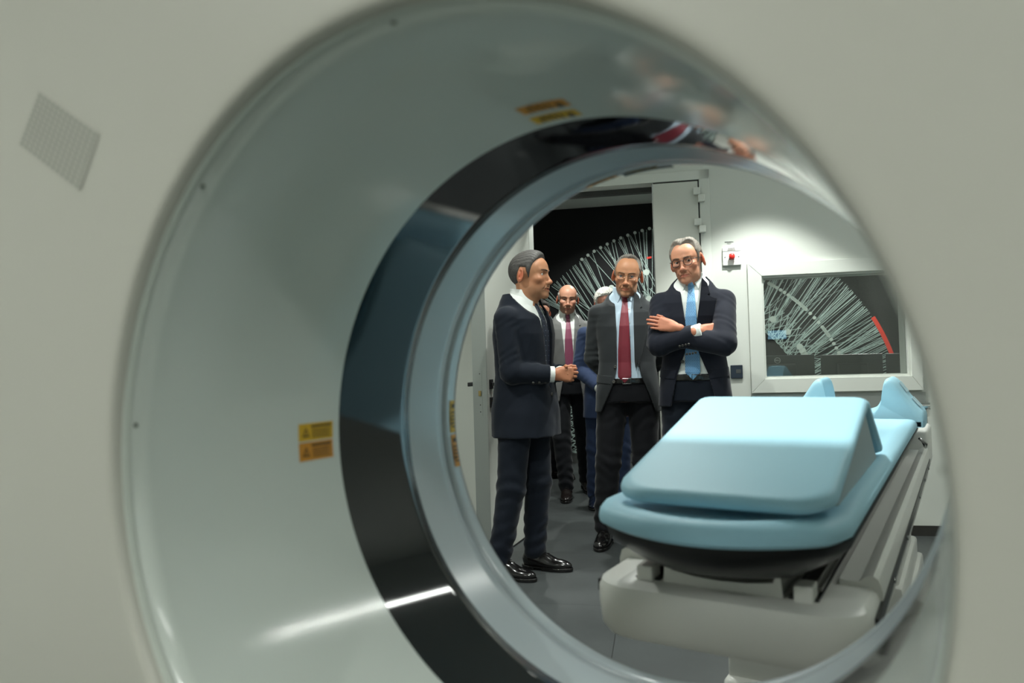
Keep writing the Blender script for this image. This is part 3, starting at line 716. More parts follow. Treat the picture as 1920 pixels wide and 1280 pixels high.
def polysd(U, W, poly):
    """signed distance to a 2-D polygon, negative inside"""
    P = [np.array(p, float) for p in poly]; d = None; sgn = None
    inside = np.zeros(np.broadcast(U, W).shape, bool)
    for i in range(len(P)):
        a, b = P[i], P[(i+1) % len(P)]; e = b-a; wx_, wz_ = U-a[0], W-a[1]
        t = np.clip((wx_*e[0]+wz_*e[1])/(e@e+1e-12), 0, 1); q = (wx_-t*e[0])**2+(wz_-t*e[1])**2
        d = q if d is None else np.minimum(d, q)
        c = ((a[1] <= W) != (b[1] <= W)); xi = a[0]+(W-a[1])*(e[0]/(e[1] if abs(e[1]) > 1e-9 else 1e-9)); inside ^= (c & (U < xi))
    d = np.sqrt(d); return np.where(inside, -d, d)
def wob(X, Y, Z, seed, wl=.12, n=5):
    r = np.random.RandomState(seed); o = 0
    for i in range(n):
        k = r.normal(size=3); k = k/np.linalg.norm(k)*2*math.pi/(wl*r.uniform(.6, 1.6)); ph = r.uniform(0, 6.28); k2 = r.normal(size=3)*12
        o = o+np.sin(k[0]*X+k[1]*Y+k[2]*Z+ph+1.2*np.sin(k2[0]*X+k2[1]*Y+k2[2]*Z))/n
    return o
def npmesh(name, V, F, mats, parent, colors=None, smooth=True, fmat=None):
    me = bpy.data.meshes.new(name); V = np.asarray(V, f32); F = np.asarray(F, np.int32)
    me.vertices.add(len(V)); me.vertices.foreach_set('co', V.ravel()); nl = F.shape[1]
    me.loops.add(F.size); me.loops.foreach_set('vertex_index', F.ravel()); me.polygons.add(len(F))
    me.polygons.foreach_set('loop_start', np.arange(0, F.size, nl, dtype=np.int32)); me.polygons.foreach_set('loop_total', np.full(len(F), nl, np.int32))
    if smooth: me.polygons.foreach_set('use_smooth', np.ones(len(F), bool))
    for x in (mats if isinstance(mats, (list, tuple)) else [mats]): me.materials.append(M[x])
    if fmat is not None: me.polygons.foreach_set('material_index', np.asarray(fmat, np.int32))
    me.update(); me.validate()
    if colors is not None:
        ca = me.color_attributes.new('tint', 'FLOAT_COLOR', 'POINT'); c = np.ones((len(V), 4), f32); c[:, :3] = colors; ca.data.foreach_set('color', c.ravel())
    o = bpy.data.objects.new(name, me); sc.collection.objects.link(o); o.parent = parent
    return o
def rot(yaw_=0, pit=0, rol=0):
    """yaw about z, pitch about x (nod), roll about y"""
    return np.array(Matrix.Rotation(R_(yaw_), 3, 'Z') @ Matrix.Rotation(R_(pit), 3, 'X') @ Matrix.Rotation(R_(rol), 3, 'Y'))

# ---- fabrics, skin, hair
def cloth(n, c, **k): mat(n, c, .85, spec=.2, var=.10, vscale=700, bump=.25, bscale=900, bdist=.0006, sheen=.15, **k)
cloth('suit_navy', (20, 26, 36)); cloth('suit_charcoal', (46, 49, 51)); cloth('suit_midnight', (29, 32, 42)); cloth('suit_grey', (112, 112, 111)); cloth('suit_blue', (50, 63, 92))
cloth('trouser_black', (22, 24, 28)); cloth('trouser_dark', (22, 23, 27))
mat('shirt_white', (222, 226, 222), .7, spec=.2, bump=.15, bscale=500, bdist=.0005); mat('shirt_blue', (186, 206, 222), .7, spec=.2, bump=.15, bscale=500, bdist=.0005)
mat('tie_navy', (22, 30, 46), .5); mat('tie_red', (116, 34, 48), .45, var=.1, vscale=500); mat('tie_mauve', (140, 70, 96), .5, var=.1, vscale=500); mat('tie_sky', (112, 164, 206), .5)
mat('tie_fleck', (170, 190, 210), .6); mat('tie_figure', (44, 84, 140), .6)
mat('button_dark', (70, 70, 66), .4); mat('leather_black', (16, 15, 15), .16, spec=.6); mat('leather_brown', (30, 24, 23), .25, spec=.6); mat('leather_blue', (30, 38, 56), .2, spec=.6)
mat('buckle', (150, 150, 150), .25, 1); mat('gold', (220, 170, 90), .25, 1)
mat('skin', (200, 150, 125), .5, spec=.35, attr='tint', sub=.12, bump=.15, bscale=260, bdist=.0008)
mat('eye_white', (206, 198, 190), .2); mat('iris_brown', (52, 34, 24), .15); mat('iris_blue', (70, 92, 110), .15); mat('pupil', (8, 8, 8), .1)
for n, c in (('hair_pepper', (74, 72, 70)), ('hair_grey', (128, 124, 118)), ('hair_silver', (122, 116, 108)), ('hair_white', (206, 204, 196)), ('hair_dark', (48, 42, 38)), ('brow_dark', (70, 56, 48)), ('brow_grey', (122, 94, 74)), ('hair_fringe', (150, 146, 140))):
    mat(n, c, .6, spec=.3, var=.30, vscale=55, stretch=(6, 1, 2.5), bump=.5, bscale=60, bdist=.003)
mat('spectacle_dark', (48, 36, 34), .3); mat('spectacle_wire', (150, 140, 120), .25, .8)

def skull(F, t=0., k=.02):
    e = lambda c, r: F.ell(c, [a+t for a in r], k)
    e((0, .020, .032), (.0755, .094, .085)); e((0, -.032, .032), (.065, .053, .060)); e((0, -.026, -.033), (.0580, .058, .074)); F.ell((0, -.020, -.072), [a+t for a in (.047, .054, .036)], .03)
def head(P):
    """returns body-frame verts, faces, colours and the transform"""
    F = Fld((-.1, -.135, -.215), (.1, .135, .14), P.get('hh', .0024))
    skull(F)
    F.cap((0, .022, -.06), (0, .040, -.160), .0565, .060, .03)
    for s in (-1, 1):
        F.ell((s*.042, -.056, -.022), (.022, .022, .018), .02)                       # cheekbone
        F.cap((s*.012, -.079, .021), (s*.043, -.064, .023), .0075, .006, .014)        # brow ridge
        F.ell((s*.031, -.086, .003), (.018, .015, .0105), .012, 's')                  # socket
        F.ell((s*.031, -.0640, .0098), (.0170, .0120, .0068), .004); F.ell((s*.031, -.0635, -.0072), (.0155, .0112, .0048), .004)
        F.ell((s*.024, -.074, -.054), (.012, .012, .018), .014); F.cap((s*.0175, -.0935, -.036), (s*.031, -.076, -.070), .0022, .0016, .007, 's')
        F.ell((s*.0108, -.0895, -.0415), (.0072, .011, .0072), .006)                     # nostril wing
        F.ell((s*.0060, -.096, -.0485), (.0034, .006, .0026), .003, 's')
        R = rot(s*24, 0, s*-8)
        F.ell((s*.0815, .026, -.002), (.0085, .0215, .036), .006, R=R); F.ell((s*.0885, .021, .003), (.0058, .0125, .022), .004, 's', R=R)
        F.ell((s*.0835, .030, .003), (.0038, .007, .014), .004, R=R)
    F.cap((0, -.074, .012), (0, -.0985, -.032), .0072, .0082, .012); F.ell((0, -.0990, -.0375), (.0112, .0120, .0098), .008)
    for s in (-1, 1):
        F.cap((s*.019, -.0775, -.0672), (0, -.0862, -.0655), .0042, .0050, .006); F.cap((s*.015, -.078, -.0745), (0, -.0862, -.0762), .0052, .0060, .006)
        F.cap((s*.0245, -.0795, -.0705), (0, -.0935, -.0710), .0017, k=.003, op='s')
    F.ell((0, -.069, -.100), (.022, .019, .017), .020)
    if P.get('mouth_open'): F.ell((0, -.090, -.0710), (.013, .010, .0032), .003, 's')
    P['_F'] = F
    V, Q = F.mesh(); x, y, z = V.T
    sk = np.array(srgb(*P['skin'])[:3]); col = np.tile(sk, (len(V), 1))
    def blend(w_, c): 
        nonlocal col; col = col*(1-w_[:, None])+np.array(srgb(*c)[:3])*w_[:, None]
    g = lambda cx, cy_, cz, sx, sy_, sz: np.exp(-((x-cx)/sx)**2-((y-cy_)/sy_)**2-((z-cz)/sz)**2)
    sr_, sg, sb = P['skin']
    red = (min(255, sr_+6), sg*.80, sb*.78)
    blend(.35*np.clip(g(.045, -.06, -.03, .025, .04, .022)+g(-.045, -.06, -.03, .025, .04, .022)+g(0, -.11, -.036, .014, .02, .014), 0, 1), red)
    blend(.8*np.clip(g(.088, .016, 0, .012, .03, .04)+g(-.088, .016, 0, .012, .03, .04), 0, 1), (min(255, sr_+10), sg*.74, sb*.70))
    if P.get('stubble'): 
        w_ = P['stubble']*np.clip((-z-.045)/.02, 0, 1)*np.clip((-y+.02)/.03, 0, 1)*np.clip((z+.125)/.015, 0, 1); blend(w_, (sr_*.68, sg*.72, sb*.78))
    blend(.8*np.clip(np.exp(-(x/.022)**4-((z+.0708)/.0082)**4)*(y < -.075), 0, 1), (sr_*.80, sg*.58, sb*.60))
    blend(.35*np.clip(g(.031, -.07, .004, .02, .03, .012)+g(-.031, -.07, .004, .02, .03, .012), 0, 1), (sr_*.72, sg*.62, sb*.62))
    return V, Q, col
def eyeball(s, gaze, iris, name, T, parent):
    n, mth = 20, 14; V = []; c = np.array((s*.031, -.0632, .003)); r = .0122
    gz = np.array(gaze, float); gz /= np.linalg.norm(gz); a = np.cross(gz, (0, 0, 1)); a /= np.linalg.norm(a); b = np.cross(a, gz)
    ths = [0, .12, .19, .30, .40, .48]+list(np.linspace(.6, math.pi, mth-5))
    for t in ths:
        for k in range(n): p = 2*math.pi*k/n; V.append(c+r*(math.cos(t)*gz+math.sin(t)*(math.cos(p)*a+math.sin(p)*b)))
    F = []; fm = []
    for i in range(len(ths)-1):
        for k in range(n): F.append((i*n+k, i*n+(k+1) % n, (i+1)*n+(k+1) % n, (i+1)*n+k)); fm.append(0 if ths[i] < .18 else (1 if ths[i] < .45 else 2))
    return npmesh(name, T(np.array(V)), F, ['pupil', iris, 'eye_white'], parent, fmat=fm)
def hair(P, T, parent):
    st = P['hair']; F = Fld((-.105, -.125, -.13), (.105, .145, .165), .0026)
    t = {'crop': .0065, 'recede': .0060, 'swept': .0075, 'fringe': .007, 'curly': .014, 'short': .009}[st]
    tw = {'fringe': .010, 'curly': .008}.get(st, .016); skull(F, t, .02)
    if st in ('crop', 'short'): F.ell((0, -.005, .060), (.066, .085, .070), .02)
    if st == 'swept': F.ell((-.024, .002, .058), (.050, .088, .070), .02); F.ell((.028, .002, .059), (.050, .088, .070), .012)
    if st == 'recede': F.ell((0, .0, .058), (.064, .088, .068), .02)
    kx = {'crop': .15, 'recede': .55, 'swept': .70, 'fringe': 0, 'curly': .1, 'short': .2}[st]
    fy, fz = {'crop': (-.064, .080), 'recede': (-.036, .100), 'swept': (-.060, .094), 'fringe': (0, 0), 'curly': (-.07, .07), 'short': (-.068, .062)}[st]
    def reg(X, Y, Z):
        ax_ = np.minimum(np.abs(X), .045); y = Y-kx*np.maximum(ax_-(.0 if st != 'swept' else .004), 0)
        o = kx*.045
        if st == 'fringe': poly = [(-.030, -.01), (-.034, .045), (-.01, .062), (.05, .055), (.2, .07), (.2, -.075), (.06, -.085), (.04, -.05), (.030, .0), (.016, .035), (-.006, .030), (-.010, -.012)]
        else: poly = [(-.017-o, -.016), (-.026-o, .016), (-.040-o, .052), (fy-.002, fz), (fy-.03, .22), (.25, .22), (.25, -.10), (.060-o, -.098), (.042-o, -.05), (.040-o, .0), (.026-o, .038), (.002-o, .034), (-.006-o, -.020)]
        d = polysd(y, Z, poly)
        if st == 'swept':   # pointed middle, bare temples
            d = np.maximum(d, .0)*1.0+np.minimum(d, 0)
        return d
    F.cut(lambda X, Y, Z: (reg(X, Y, Z)-.001)*.8)
    F.add(lambda X, Y, Z: (t+.0012)*np.clip((reg(X, Y, Z)+tw)/tw, 0, 1)**1.6)
    if st == 'curly': F.add(lambda X, Y, Z: .0055*(np.sin(X*330+2*np.sin(Z*180))*np.sin(Y*310+1.5*np.sin(X*200))*np.sin(Z*320+Y*90)))
    elif st == 'swept': F.add(lambda X, Y, Z: .0009*np.sin(np.abs(X)*420+Z*60+2*np.sin(Y*40))+0*Y)
    elif st in ('recede',): F.add(lambda X, Y, Z: .0013*np.sin(X*380+Z*240+2*np.sin(Y*50)))
    else: F.add(lambda X, Y, Z: .0006*np.sin(X*420+Z*200+2*np.sin(Y*60))+0*Y)
    V, Q = F.mesh(); o = npmesh('hair', T(V), Q, P['hair_mat'], parent); return o
def brows(P, T, parent):
    H = P['_F']
    for s in (-1, 1):
        lo, hi = (min(s*.006, s*.056), -.12, .008), (max(s*.006, s*.056), -.035, .045); sl = H.win(lo, hi)
        F = Fld((0, 0, 0), (.01, .01, .01), .01); F.h = H.h; F.ax = [H.ax[i][sl[i]] for i in range(3)]; F.lo = np.array([float(a_[0]) for a_ in F.ax]); F.n = [len(a_) for a_ in F.ax]
        X, Y, Z = F.grid((slice(None),)*3); x = X*s
        t = np.clip((x-.011)/.038, 0, 1); zc = .0195+.0065*np.sin(t*2.2)-.002*t; w_ = .0036-.0020*t
        q = np.maximum(np.abs(Z-zc)-w_, np.maximum(.011-x, x-.049)); F.v = np.maximum(np.abs(H.v[sl]-.0004)-.0026, q).astype(f32)
        V, Q = F.mesh(); npmesh('eyebrow', T(V), Q, P['brow_mat'], parent)
def specs(P, T, parent):
    g = thing('glasses', None, None); g.parent = parent
    thin = P['specs'] == 'wire'; mt_ = 'spectacle_wire' if thin else 'spectacle_dark'; r = .0009 if thin else .0018
    w2, h2 = (.0225, .0165) if thin else (.0220, .0195)
    def ring(s):
        return [(s*.0325+w2*math.copysign(abs(math.cos(t))**.85, math.cos(t)), -.0945+.010*(abs(s*.0325+w2*math.cos(t))/.055)**2, -.002+h2*math.sin(t)) for t in np.linspace(0, 2*math.pi, 37)]
    for s in (-1, 1):
        pts = ring(s)
        if thin: pts = pts
        mb = MB(); mb.tube([Vector(p) for p in pts], r, 6); bmT(mb, T); mb.build('rim', mt_, g, smooth=True)
        mb = MB(); f = mb.bm.faces.new([mb.bm.verts.new(p) for p in pts[:-1]]); bmT(mb, T); mb.build('lens', 'lens_glass', g)
        mb = MB(); mb.tube([(s*.054, -.085, .005), (s*.066, -.074, .008), (s*.0775, -.04, .009), (s*.081, .012, .010), (s*.080, .03, -.004)], r, 6); bmT(mb, T); mb.build('temple', mt_, g, smooth=True)
    mb = MB(); mb.tube([(-.011, -.0955, .003), (0, -.099, .008), (.011, -.0955, .003)], r*1.1, 6); bmT(mb, T); mb.build('bridge', mt_, g, smooth=True)
def bmT(mb, T):
    vs = list(mb.bm.verts); A = T(np.array([v.co[:] for v in vs]))
    for v, a in zip(vs, A): v.co = a
def hand(wrist, fdir, back, tsign, curls, sk, thumb=(20, 20), spread=1.0, sc_=1.0, tdir=(.8, .55, -.35)):
    """palm, four unequal fingers with bent joints and a thumb; returns verts, faces, colours in the body frame"""
    F = Fld((-.075, -.07, -.10), (.075, .20, .055), .0019)
    F.cap((0, -.035, 0), (0, .0, 0), .0255, .025, .012)
    xs = [.030, .0105, -.0095, -.028]; base = [.086, .090, .086, .078]; ln = [.072, .080, .074, .058]
    for x, b in zip(xs, base): F.cap((x*.6, .0, -.001), (x, b-.006, 0), .0135, .0118, .016)
    F.ell((.024, .035, -.010), (.017, .034, .015), .015)
    for i, (x, b, l) in enumerate(zip(xs, base, ln)):
        p = np.array((x, b-.006, 0.)); a = 0; fx = x*1.1*spread
        for j, fr in enumerate((.44, .31, .25)):
            a += R_(curls[i][j]); d = np.array((fx*(1.6 if j == 0 else .2)*math.cos(a), math.cos(a), -math.sin(a))); d /= np.linalg.norm(d)
            q = p+d*l*fr; r0 = .0092-.0008*j-(.001 if i == 3 else 0); F.cap(p, q, r0, r0-.0008, .003); p = q
    p = np.array((.020, .018, -.006)); td = np.array(tdir, float); td /= np.linalg.norm(td)
    q = p+td*.040; F.cap(p, q, .0135, .0108, .01); ax_ = np.array((0, 0, 1.)); 
    for j, l in ((0, .032), (1, .026)):
        a = R_(thumb[j]); td = np.array((td[0]*math.cos(a)-td[1]*math.sin(a)*1, td[0]*math.sin(a)+td[1]*math.cos(a), td[2]-.12*(j+1)*math.sin(a))); td /= np.linalg.norm(td)
        n = q+td*l; F.cap(q, n, .0100-.0008*j, .0090-.001*j, .004); q = n
    V, Q = F.mesh(); V = V*sc_; V[:, 0] *= tsign
    y = np.array(fdir, float); y /= np.linalg.norm(y); z = np.array(back, float); z -= y*(z@y); z /= np.linalg.norm(z); x = np.cross(y, z)
    if tsign < 0: Q = Q[:, ::-1]
    col = np.tile(np.array(srgb(sk[0], sk[1]*.93, sk[2]*.92)[:3]), (len(V), 1)); tip = np.clip((V[:, 1]-.12)/.05, 0, 1)*.4
    col = col*(1-tip[:, None])+np.array(srgb(min(255, sk[0]+8), sk[1]*.82, sk[2]*.8)[:3])*tip[:, None]
    return np.array(wrist, float)+V[:, :1]*x+V[:, 1:2]*y+V[:, 2:3]*z, Q, col
TORSO = [(.76, .205, .150, 0), (.90, .198, .148, 0), (1.0, .184, .138, 0), (1.10, .172, .128, 0), (1.20, .176, .129, 0), (1.32, .188, .130, .002), (1.40, .188, .118, .006), (1.445, .166, .104, .012), (1.48, .132, .092, .018), (1.51, .112, .086, .020), (1.54, .086, .080, .020), (1.60, .076, .076, .020)]
def loft(tab, X, Y, Z, g=0., n=2.35):
    zt = [t[0] for t in tab]; a = np.interp(Z, zt, [t[1] for t in tab])+g; b = np.interp(Z, zt, [t[2] for t in tab])+g; c = np.interp(Z, zt, [t[3] for t in tab])
    x, y = np.abs(X), np.abs(Y-c); s = ((x/a)**n+(y/b)**n)**(1/n)+1e-6; return np.sqrt(x*x+y*y)*(1-1/s)*.93
def person(name_label, loc, turn, height, P):
    px, py = loc; base = math.atan2(-px, py)  # facing the camera: local -Y points to the origin
    th = math.atan2(-px, py); th = math.atan2((-px), -(-py)) if False else math.atan2(-px, py)
    root = thing('person', name_label, 'person', (px, py, 0)); root.rotation_euler.z = -math.atan2(px, py)+R_(turn)
    s = height/1.80; root.scale = (s, s, s)
    W = P.get('width', 1.0); tab = [(z, a*W, b*P.get('depth', 1.0), c) for z, a, b, c in TORSO]
    hem = P.get('hem', .79); arms = P['arms']; jm = P['jacket']; sk = P['skin']
    # ---------------- jacket
    F = Fld((-.36, -.36, hem-.03), (.36, .30, 1.60), P.get('jh', .0048))
    sl = F.win((-.27, -.2, hem-.02), (.27, .22, 1.585))
    X, Y, Z = F.grid(sl); F.v[sl] = np.maximum(loft(tab, X, Y, Z), np.maximum(Z-1.546+np.maximum(.035-Y, 0)*.85, hem-Z))
    for sd, A in zip((-1, 1), arms):
        sh, el, wr = [np.array(p, float) for p in A['pts']]
        F.ell((sd*.166*W, .010, 1.412), (.056, .062, .046), .035)
        F.cap(sh, el, .063, A.get('re', .056), .018)
        d = (wr-el)/np.linalg.norm(wr-el)
        F.cap(el, wr, A.get('re', .056), A.get('rw', .046), .014, ends='b')
    wv = P.get('wrinkle', .0034)
    F.add(lambda X, Y, Z: wv*wob(X, Y, Z, P['seed'], .13, 6)*np.clip((1.47-Z)/.1, .15, 1))
    for sd, A in zip((-1, 1), arms):      # creases gathered round the elbows
        el = np.array(A['pts'][1], float); wr = np.array(A['pts'][2], float); sh = np.array(A['pts'][0], float)
        for q, amp in ((el, .0030), (el*.6+wr*.4, .0018), (el*.6+sh*.4, .0016), (sh*.85+el*.15, .0012)):
            u_ = (wr-sh)/np.linalg.norm(wr-sh); ph = P['seed']*.7+amp*900
            def fn(X, Y, Z, q=q, u_=u_, amp=amp, ph=ph):
                g = np.exp(-((X-q[0])**2+(Y-q[1])**2+(Z-q[2])**2)/.0065); return amp*g*np.sin((X*u_[0]*1.0+Y*u_[1]+Z*u_[2])*120+40*(X-q[0])+ph+2.2*np.sin((X+Z)*30+Y*20))
            F.add(fn)
    pol_ = P['open']
    if pol_:
        def carve(X, Y, Z):
            dj = loft(tab, X, Y, Z); return np.maximum(np.maximum(polysd(X, Z, pol_), -(dj+.026+.2*np.clip((.97-Z)/.12, 0, 1))), Y-.02)
        lo = (min(p[0] for p in pol_), -.2, min(p[1] for p in pol_)); hi = (max(p[0] for p in pol_), .02, max(p[1] for p in pol_)); F.put(carve, lo, hi, .002, 's')
        # keep forearms that cross in front of the opening
        for sd, A in zip((-1, 1), arms):
            if A.get('front'):
                sh, el, wr = [np.array(p, float) for p in A['pts']]; F.cap(el, wr, A.get('re', .056)-.001, A.get('rw', .046)-.001, .004, ends='b')
    # vent / hem plane and neck hole for the shirt
    F.put(lambda X, Y, Z: np.maximum(loft([(z, a, b, c) for z, a, b, c in tab], X, Y, Z, -.011), 1.515-Z-Y*.25), (-.1, -.1, 1.47), (.1, .12, 1.6), .003, 's')
    V, Q = F.mesh(); jk = npmesh('jacket', V, Q, jm, root)
    def shell(name, poly, off, th, matn, parent, front=True, h=.0026, g=0., colors=None, tb=None, ymax=.03, extra=None, bulge=0):
        tb = tb or tab
        xs = [p[0] for p in poly]; zs = [p[1] for p in poly]
        y0, y1 = (-.22, ymax) if front else (-.03, .22)
        F = Fld((min(xs)-.012, y0, min(zs)-.012), (max(xs)+.012, y1, max(zs)+.012), h)
        def fn(X, Y, Z):
            d = loft(tb, X, Y, Z)+g; q = polysd(X, Z, poly); o = off+bulge*np.clip(-q/.02, 0, 1)
            r = np.maximum(np.abs(d-o)-th, q); r = np.maximum(r, Y-ymax if front else -Y); return r
        F.v = np.broadcast_to(fn(*F.grid((slice(None),)*3)), F.v.shape).astype(f32).copy()
        if extra: extra(F)
        V, Q = F.mesh(); 
        return npmesh(name, V, Q, matn, parent) if len(V) else None
    for sd in (-1, 1):
        if P.get('lapel'):
            shell('lapel', [(sd*x if not P.get('lapel_skew') else sd*x, z) for x, z in P['lapel'][0 if sd < 0 else 1]], .0030, .0058, jm, jk, h=.0028)
    for sd, x0, z0 in P.get('flaps', ()): shell('pocket_flap', [(sd*x0, z0), (sd*(x0+.125), z0+.012), (sd*(x0+.128), z0-.038), (sd*(x0+.012), z0-.050)], .0015, .003, jm, jk, ymax=.06)
    if P.get('breast'): shell('breast_pocket', [(.075, 1.255), (.175, 1.275), (.172, 1.292), (.072, 1.272)], .001, .003, jm, jk)
    def yfront(x, z, g=0.):
        zt = [t[0] for t in tab]; a = np.interp(z, zt, [t[1] for t in tab])+g; b = np.interp(z, zt, [t[2] for t in tab])+g; c = np.interp(z, zt, [t[3] for t in tab])
        return c-b*max(0, 1-abs(x/a)**2.35)**(1/2.35)
    def disc(name, c, n, r, t, matn, parent):
        c = Vector(c); n = Vector(n).normalized(); a = n.orthogonal().normalized(); b = n.cross(a); mb = MB()
        mb.rings([[c+n*d+rr*(math.cos(x)*a+math.sin(x)*b) for x in np.linspace(0, 2*math.pi, 15)[:-1]] for rr, d in ((r, -t), (r, t*.6), (r*.8, t), (r*.6, t*.55))], cap=True); return mb.build(name, matn, parent, smooth=True)
    for x, z in P.get('buttons', ()): disc('button', (x, yfront(x, z)-.003, z), (x*2, -1, 0), .0095, .003, 'button_dark', jk)
    for A in arms:
        for p, n in A.get('cuff_buttons', ()): disc('cuff_button', p, n, .0062, .003, 'button_dark', jk)
    # ---------------- shirt: body, collar, cuffs
    F = Fld((-.24, -.16, .93), (.24, .17, 1.62), .005)
    F.v = loft(tab, *F.grid((slice(None),)*3), g=-.013).astype(f32); F.cut(lambda X, Y, Z: np.maximum(.992-Z, Z-1.545)+0*X+0*Y)
    F.add(lambda X, Y, Z: .0016*wob(X, Y, Z, P['seed']+5, .07, 5)*(Z < 1.45))
    V, Q = F.mesh(); shm = npmesh('shirt', V, Q, P['shirt'], root)
    nx = P.get('neck_x', 0)
    F = Fld((-.11, -.11, 1.44), (.11, .13, 1.60), .0022)
    def coll(X, Y, Z):
        r = .0665+.20*np.clip(1.562-Z, 0, .2); q = np.sqrt(X**2+(Y-.012)**2); fr = np.clip((-Y-.005)/.055, 0, 1)
        top = 1.568+.14*(Y-.012); zb = 1.528-.070*fr*np.clip(1-np.abs(np.abs(X)-.046)/.050, 0, 1)
        d = np.maximum(np.maximum(np.abs(q-r)-.0042, Z-top), (zb-Z)*.8)
        return np.maximum(d, -np.maximum(np.abs(X)-np.clip((1.560-Z)*.42, .001, 1), Y))
    F.v = coll(*F.grid((slice(None),)*3)).astype(f32)
    V, Q = F.mesh(); V[:, 0] += nx; V[:, 1] += P.get('collar_y', 0); npmesh('collar', V, Q, P['shirt'], shm)
    for z in P.get('studs', ()): disc('shirt_button', (P.get('stud_x', 0), yfront(0, z, -.013)-.001, z), (0, -1, 0), .0055, .0018, 'plate_white', shm)
    # ---------------- tie
    if P.get('tie'):
        tm = P['tie']; tb = P.get('tie_end', 1.02); tx = P.get('tie_dx', 0)
        pl = [(-.016, 1.508), (.016, 1.508), (.020+tx*.1, 1.46), (.030+tx*.4, 1.32), (.038+tx*.8, 1.16), (.040+tx, tb+.04), (tx, tb), (-.040+tx, tb+.04), (-.038+tx*.8, 1.16), (-.030+tx*.4, 1.32), (-.014+tx*.1, 1.46)]
        def knot(F): F.cap((0, -.064, 1.528), (0, -.072, 1.500), .017, .012, .004)
        o = shell('tie', pl, -.0075, .0036, tm, root, h=.0026, extra=knot, bulge=.003)
        if P.get('tie_marks'):
            mb = MB(); kind, mm = P['tie_marks']; rr = random.Random(4); z = 1.47; row = 0
            stp = .013 if kind == 'fig' else .045
            while z > tb+.03:
                hw = float(np.interp(z, [tb+.04, 1.16, 1.32, 1.46], [.036, .034, .026, .011])); x = -hw+(.006 if row % 2 else .0)
                while x < hw:
                    y = yfront(x+tx*.5, z, -.013)-.0108+.0; e = .0030 if kind == 'fig' else .0022; xc = x+tx*float(np.interp(z, [tb, 1.46], [1, .1]))
                    f = mb.bm.faces.new([mb.bm.verts.new((xc+a_*e, y-.0035, z+b_*e*(1 if kind != 'fig' else .55))) for a_, b_ in ((-1, 0), (0, -1), (1, 0), (0, 1))])
                    x += stp*.72
                z -= stp*.6; row += 1
            o.data.materials.append(M[mm])
            for f in mb.bm.faces: f.material_index = 1
            mb.bm.from_mesh(o.data); mb.bm.to_mesh(o.data); mb.bm.free()
    # ---------------- trousers, belt
    F = Fld((-.30, -.26, .02), (.30, .26, 1.09), .0062)
    pt = [(.80, .170, .124, .0), (.95, .176, .128, 0), (1.00, .166, .128, 0), (1.2, .162, .122, 0)]
    sl = F.win((-.22, -.17, .82), (.22, .17, 1.09)); X, Y, Z = F.grid(sl); F.v[sl] = np.maximum(loft(pt, X, Y, Z), np.maximum(Z-1.006, .86-Z))
    for L in P['legs']:
        hp, kn, an = [np.array(p, float) for p in L['pts']]
        F.cap(hp, kn, .098, .076, .03); F.cap(kn, an, .076, .063, .02)
        for q, amp in ((kn, .005), (kn*.4+an*.6, .004), (an*.85+kn*.15, .006), (hp*.7+kn*.3, .004)):
            F.add(lambda X, Y, Z, q=q, amp=amp: amp*np.exp(-((X-q[0])**2+(Y-q[1])**2+(Z-q[2])**2)/.010)*np.sin(Z*85+X*30*(1 if amp > .0045 else -1)+Y*30+1.2*np.sin(X*40)))
    F.cut(lambda X, Y, Z: .052-Z+.10*(-Y)*0+0*X)
    F.add(lambda X, Y, Z: .004*wob(X, Y, Z, P['seed']+9, .16, 5))
    V, Q = F.mesh(); tr = npmesh('trousers', V, Q, P['trousers'], root)
    F = Fld((-.19, -.15, .96), (.19, .02, 1.015), .004); F.v = np.maximum(np.abs(loft(pt, *F.grid((slice(None),)*3))-.001)-.005, np.abs(F.grid((slice(None),)*3)[2]-.988)-.0165).astype(f32)
    V, Q = F.mesh(); bt = npmesh('belt', V, Q, 'leather_black', root)
    mb = MB(); yb = -.137; x0 = P.get('buckle_x', 0)
    mb.tube([(x0-.024, yb, 0.972), (x0+.024, yb, .972), (x0+.024, yb, 1.004), (x0-.024, yb, 1.004), (x0-.024, yb, .972)], .0020, 6); mb.build('buckle', P.get('buckle_mat', 'buckle'), bt)
    # ---------------- shoes
    for L in P['legs']:
        an = np.array(L['pts'][2], float); a = R_(L.get('toe', 0)); F = Fld((-.07, -.24, -.004), (.07, .10, .14), .0034)
        F.ell((0, -.105, .030), (.046, .112, .034), .03); F.ell((0, -.03, .050), (.040, .08, .045), .03); F.ell((0, .030, .048), (.035, .050, .048), .03); F.cap((0, .018, .06), (0, .022, .12), .040, .041, .03)
        F.cut(lambda X, Y, Z: .018-Z+0*X+0*Y)
        def fin(V):
            x, y, z = V.T; t = L.get('heel', 0); z2 = z+np.clip(y+.10, 0, 1)*t; c_, s_ = math.cos(a), math.sin(a)
            return np.stack([an[0]+x*c_-y*s_, an[1]+x*s_+y*c_-.005, z2], 1)
        V, Q = F.mesh(); sh_ = npmesh('shoe', fin(V), Q, P['shoes'], root)
        F = Fld((-.07, -.24, -.004), (.07, .10, .05), .0034); F.ell((0, -.105, .010), (.051, .118, .06), .01); F.ell((0, .025, .010), (.041, .060, .06), .06); F.put(lambda X, Y, Z: np.maximum(np.sqrt(X**2*1.3+(Y+.04)**2*.2)-.05, 0*Z), (-.05, -.12, -.01), (.05, .03, .05), .02) if False else None
        F.ell((0, -.035, .010), (.038, .07, .06), .03)
        F.cut(lambda X, Y, Z: np.maximum(Z-.020, -Z+.0)+0*X+0*Y); F.cut(lambda X, Y, Z: -np.maximum(np.maximum(Y+.005, -Y-.055), Z-.011)+0*X)
        V, Q = F.mesh(); npmesh('sole', fin(V), Q, 'leather_black', sh_)
        mb = MB()
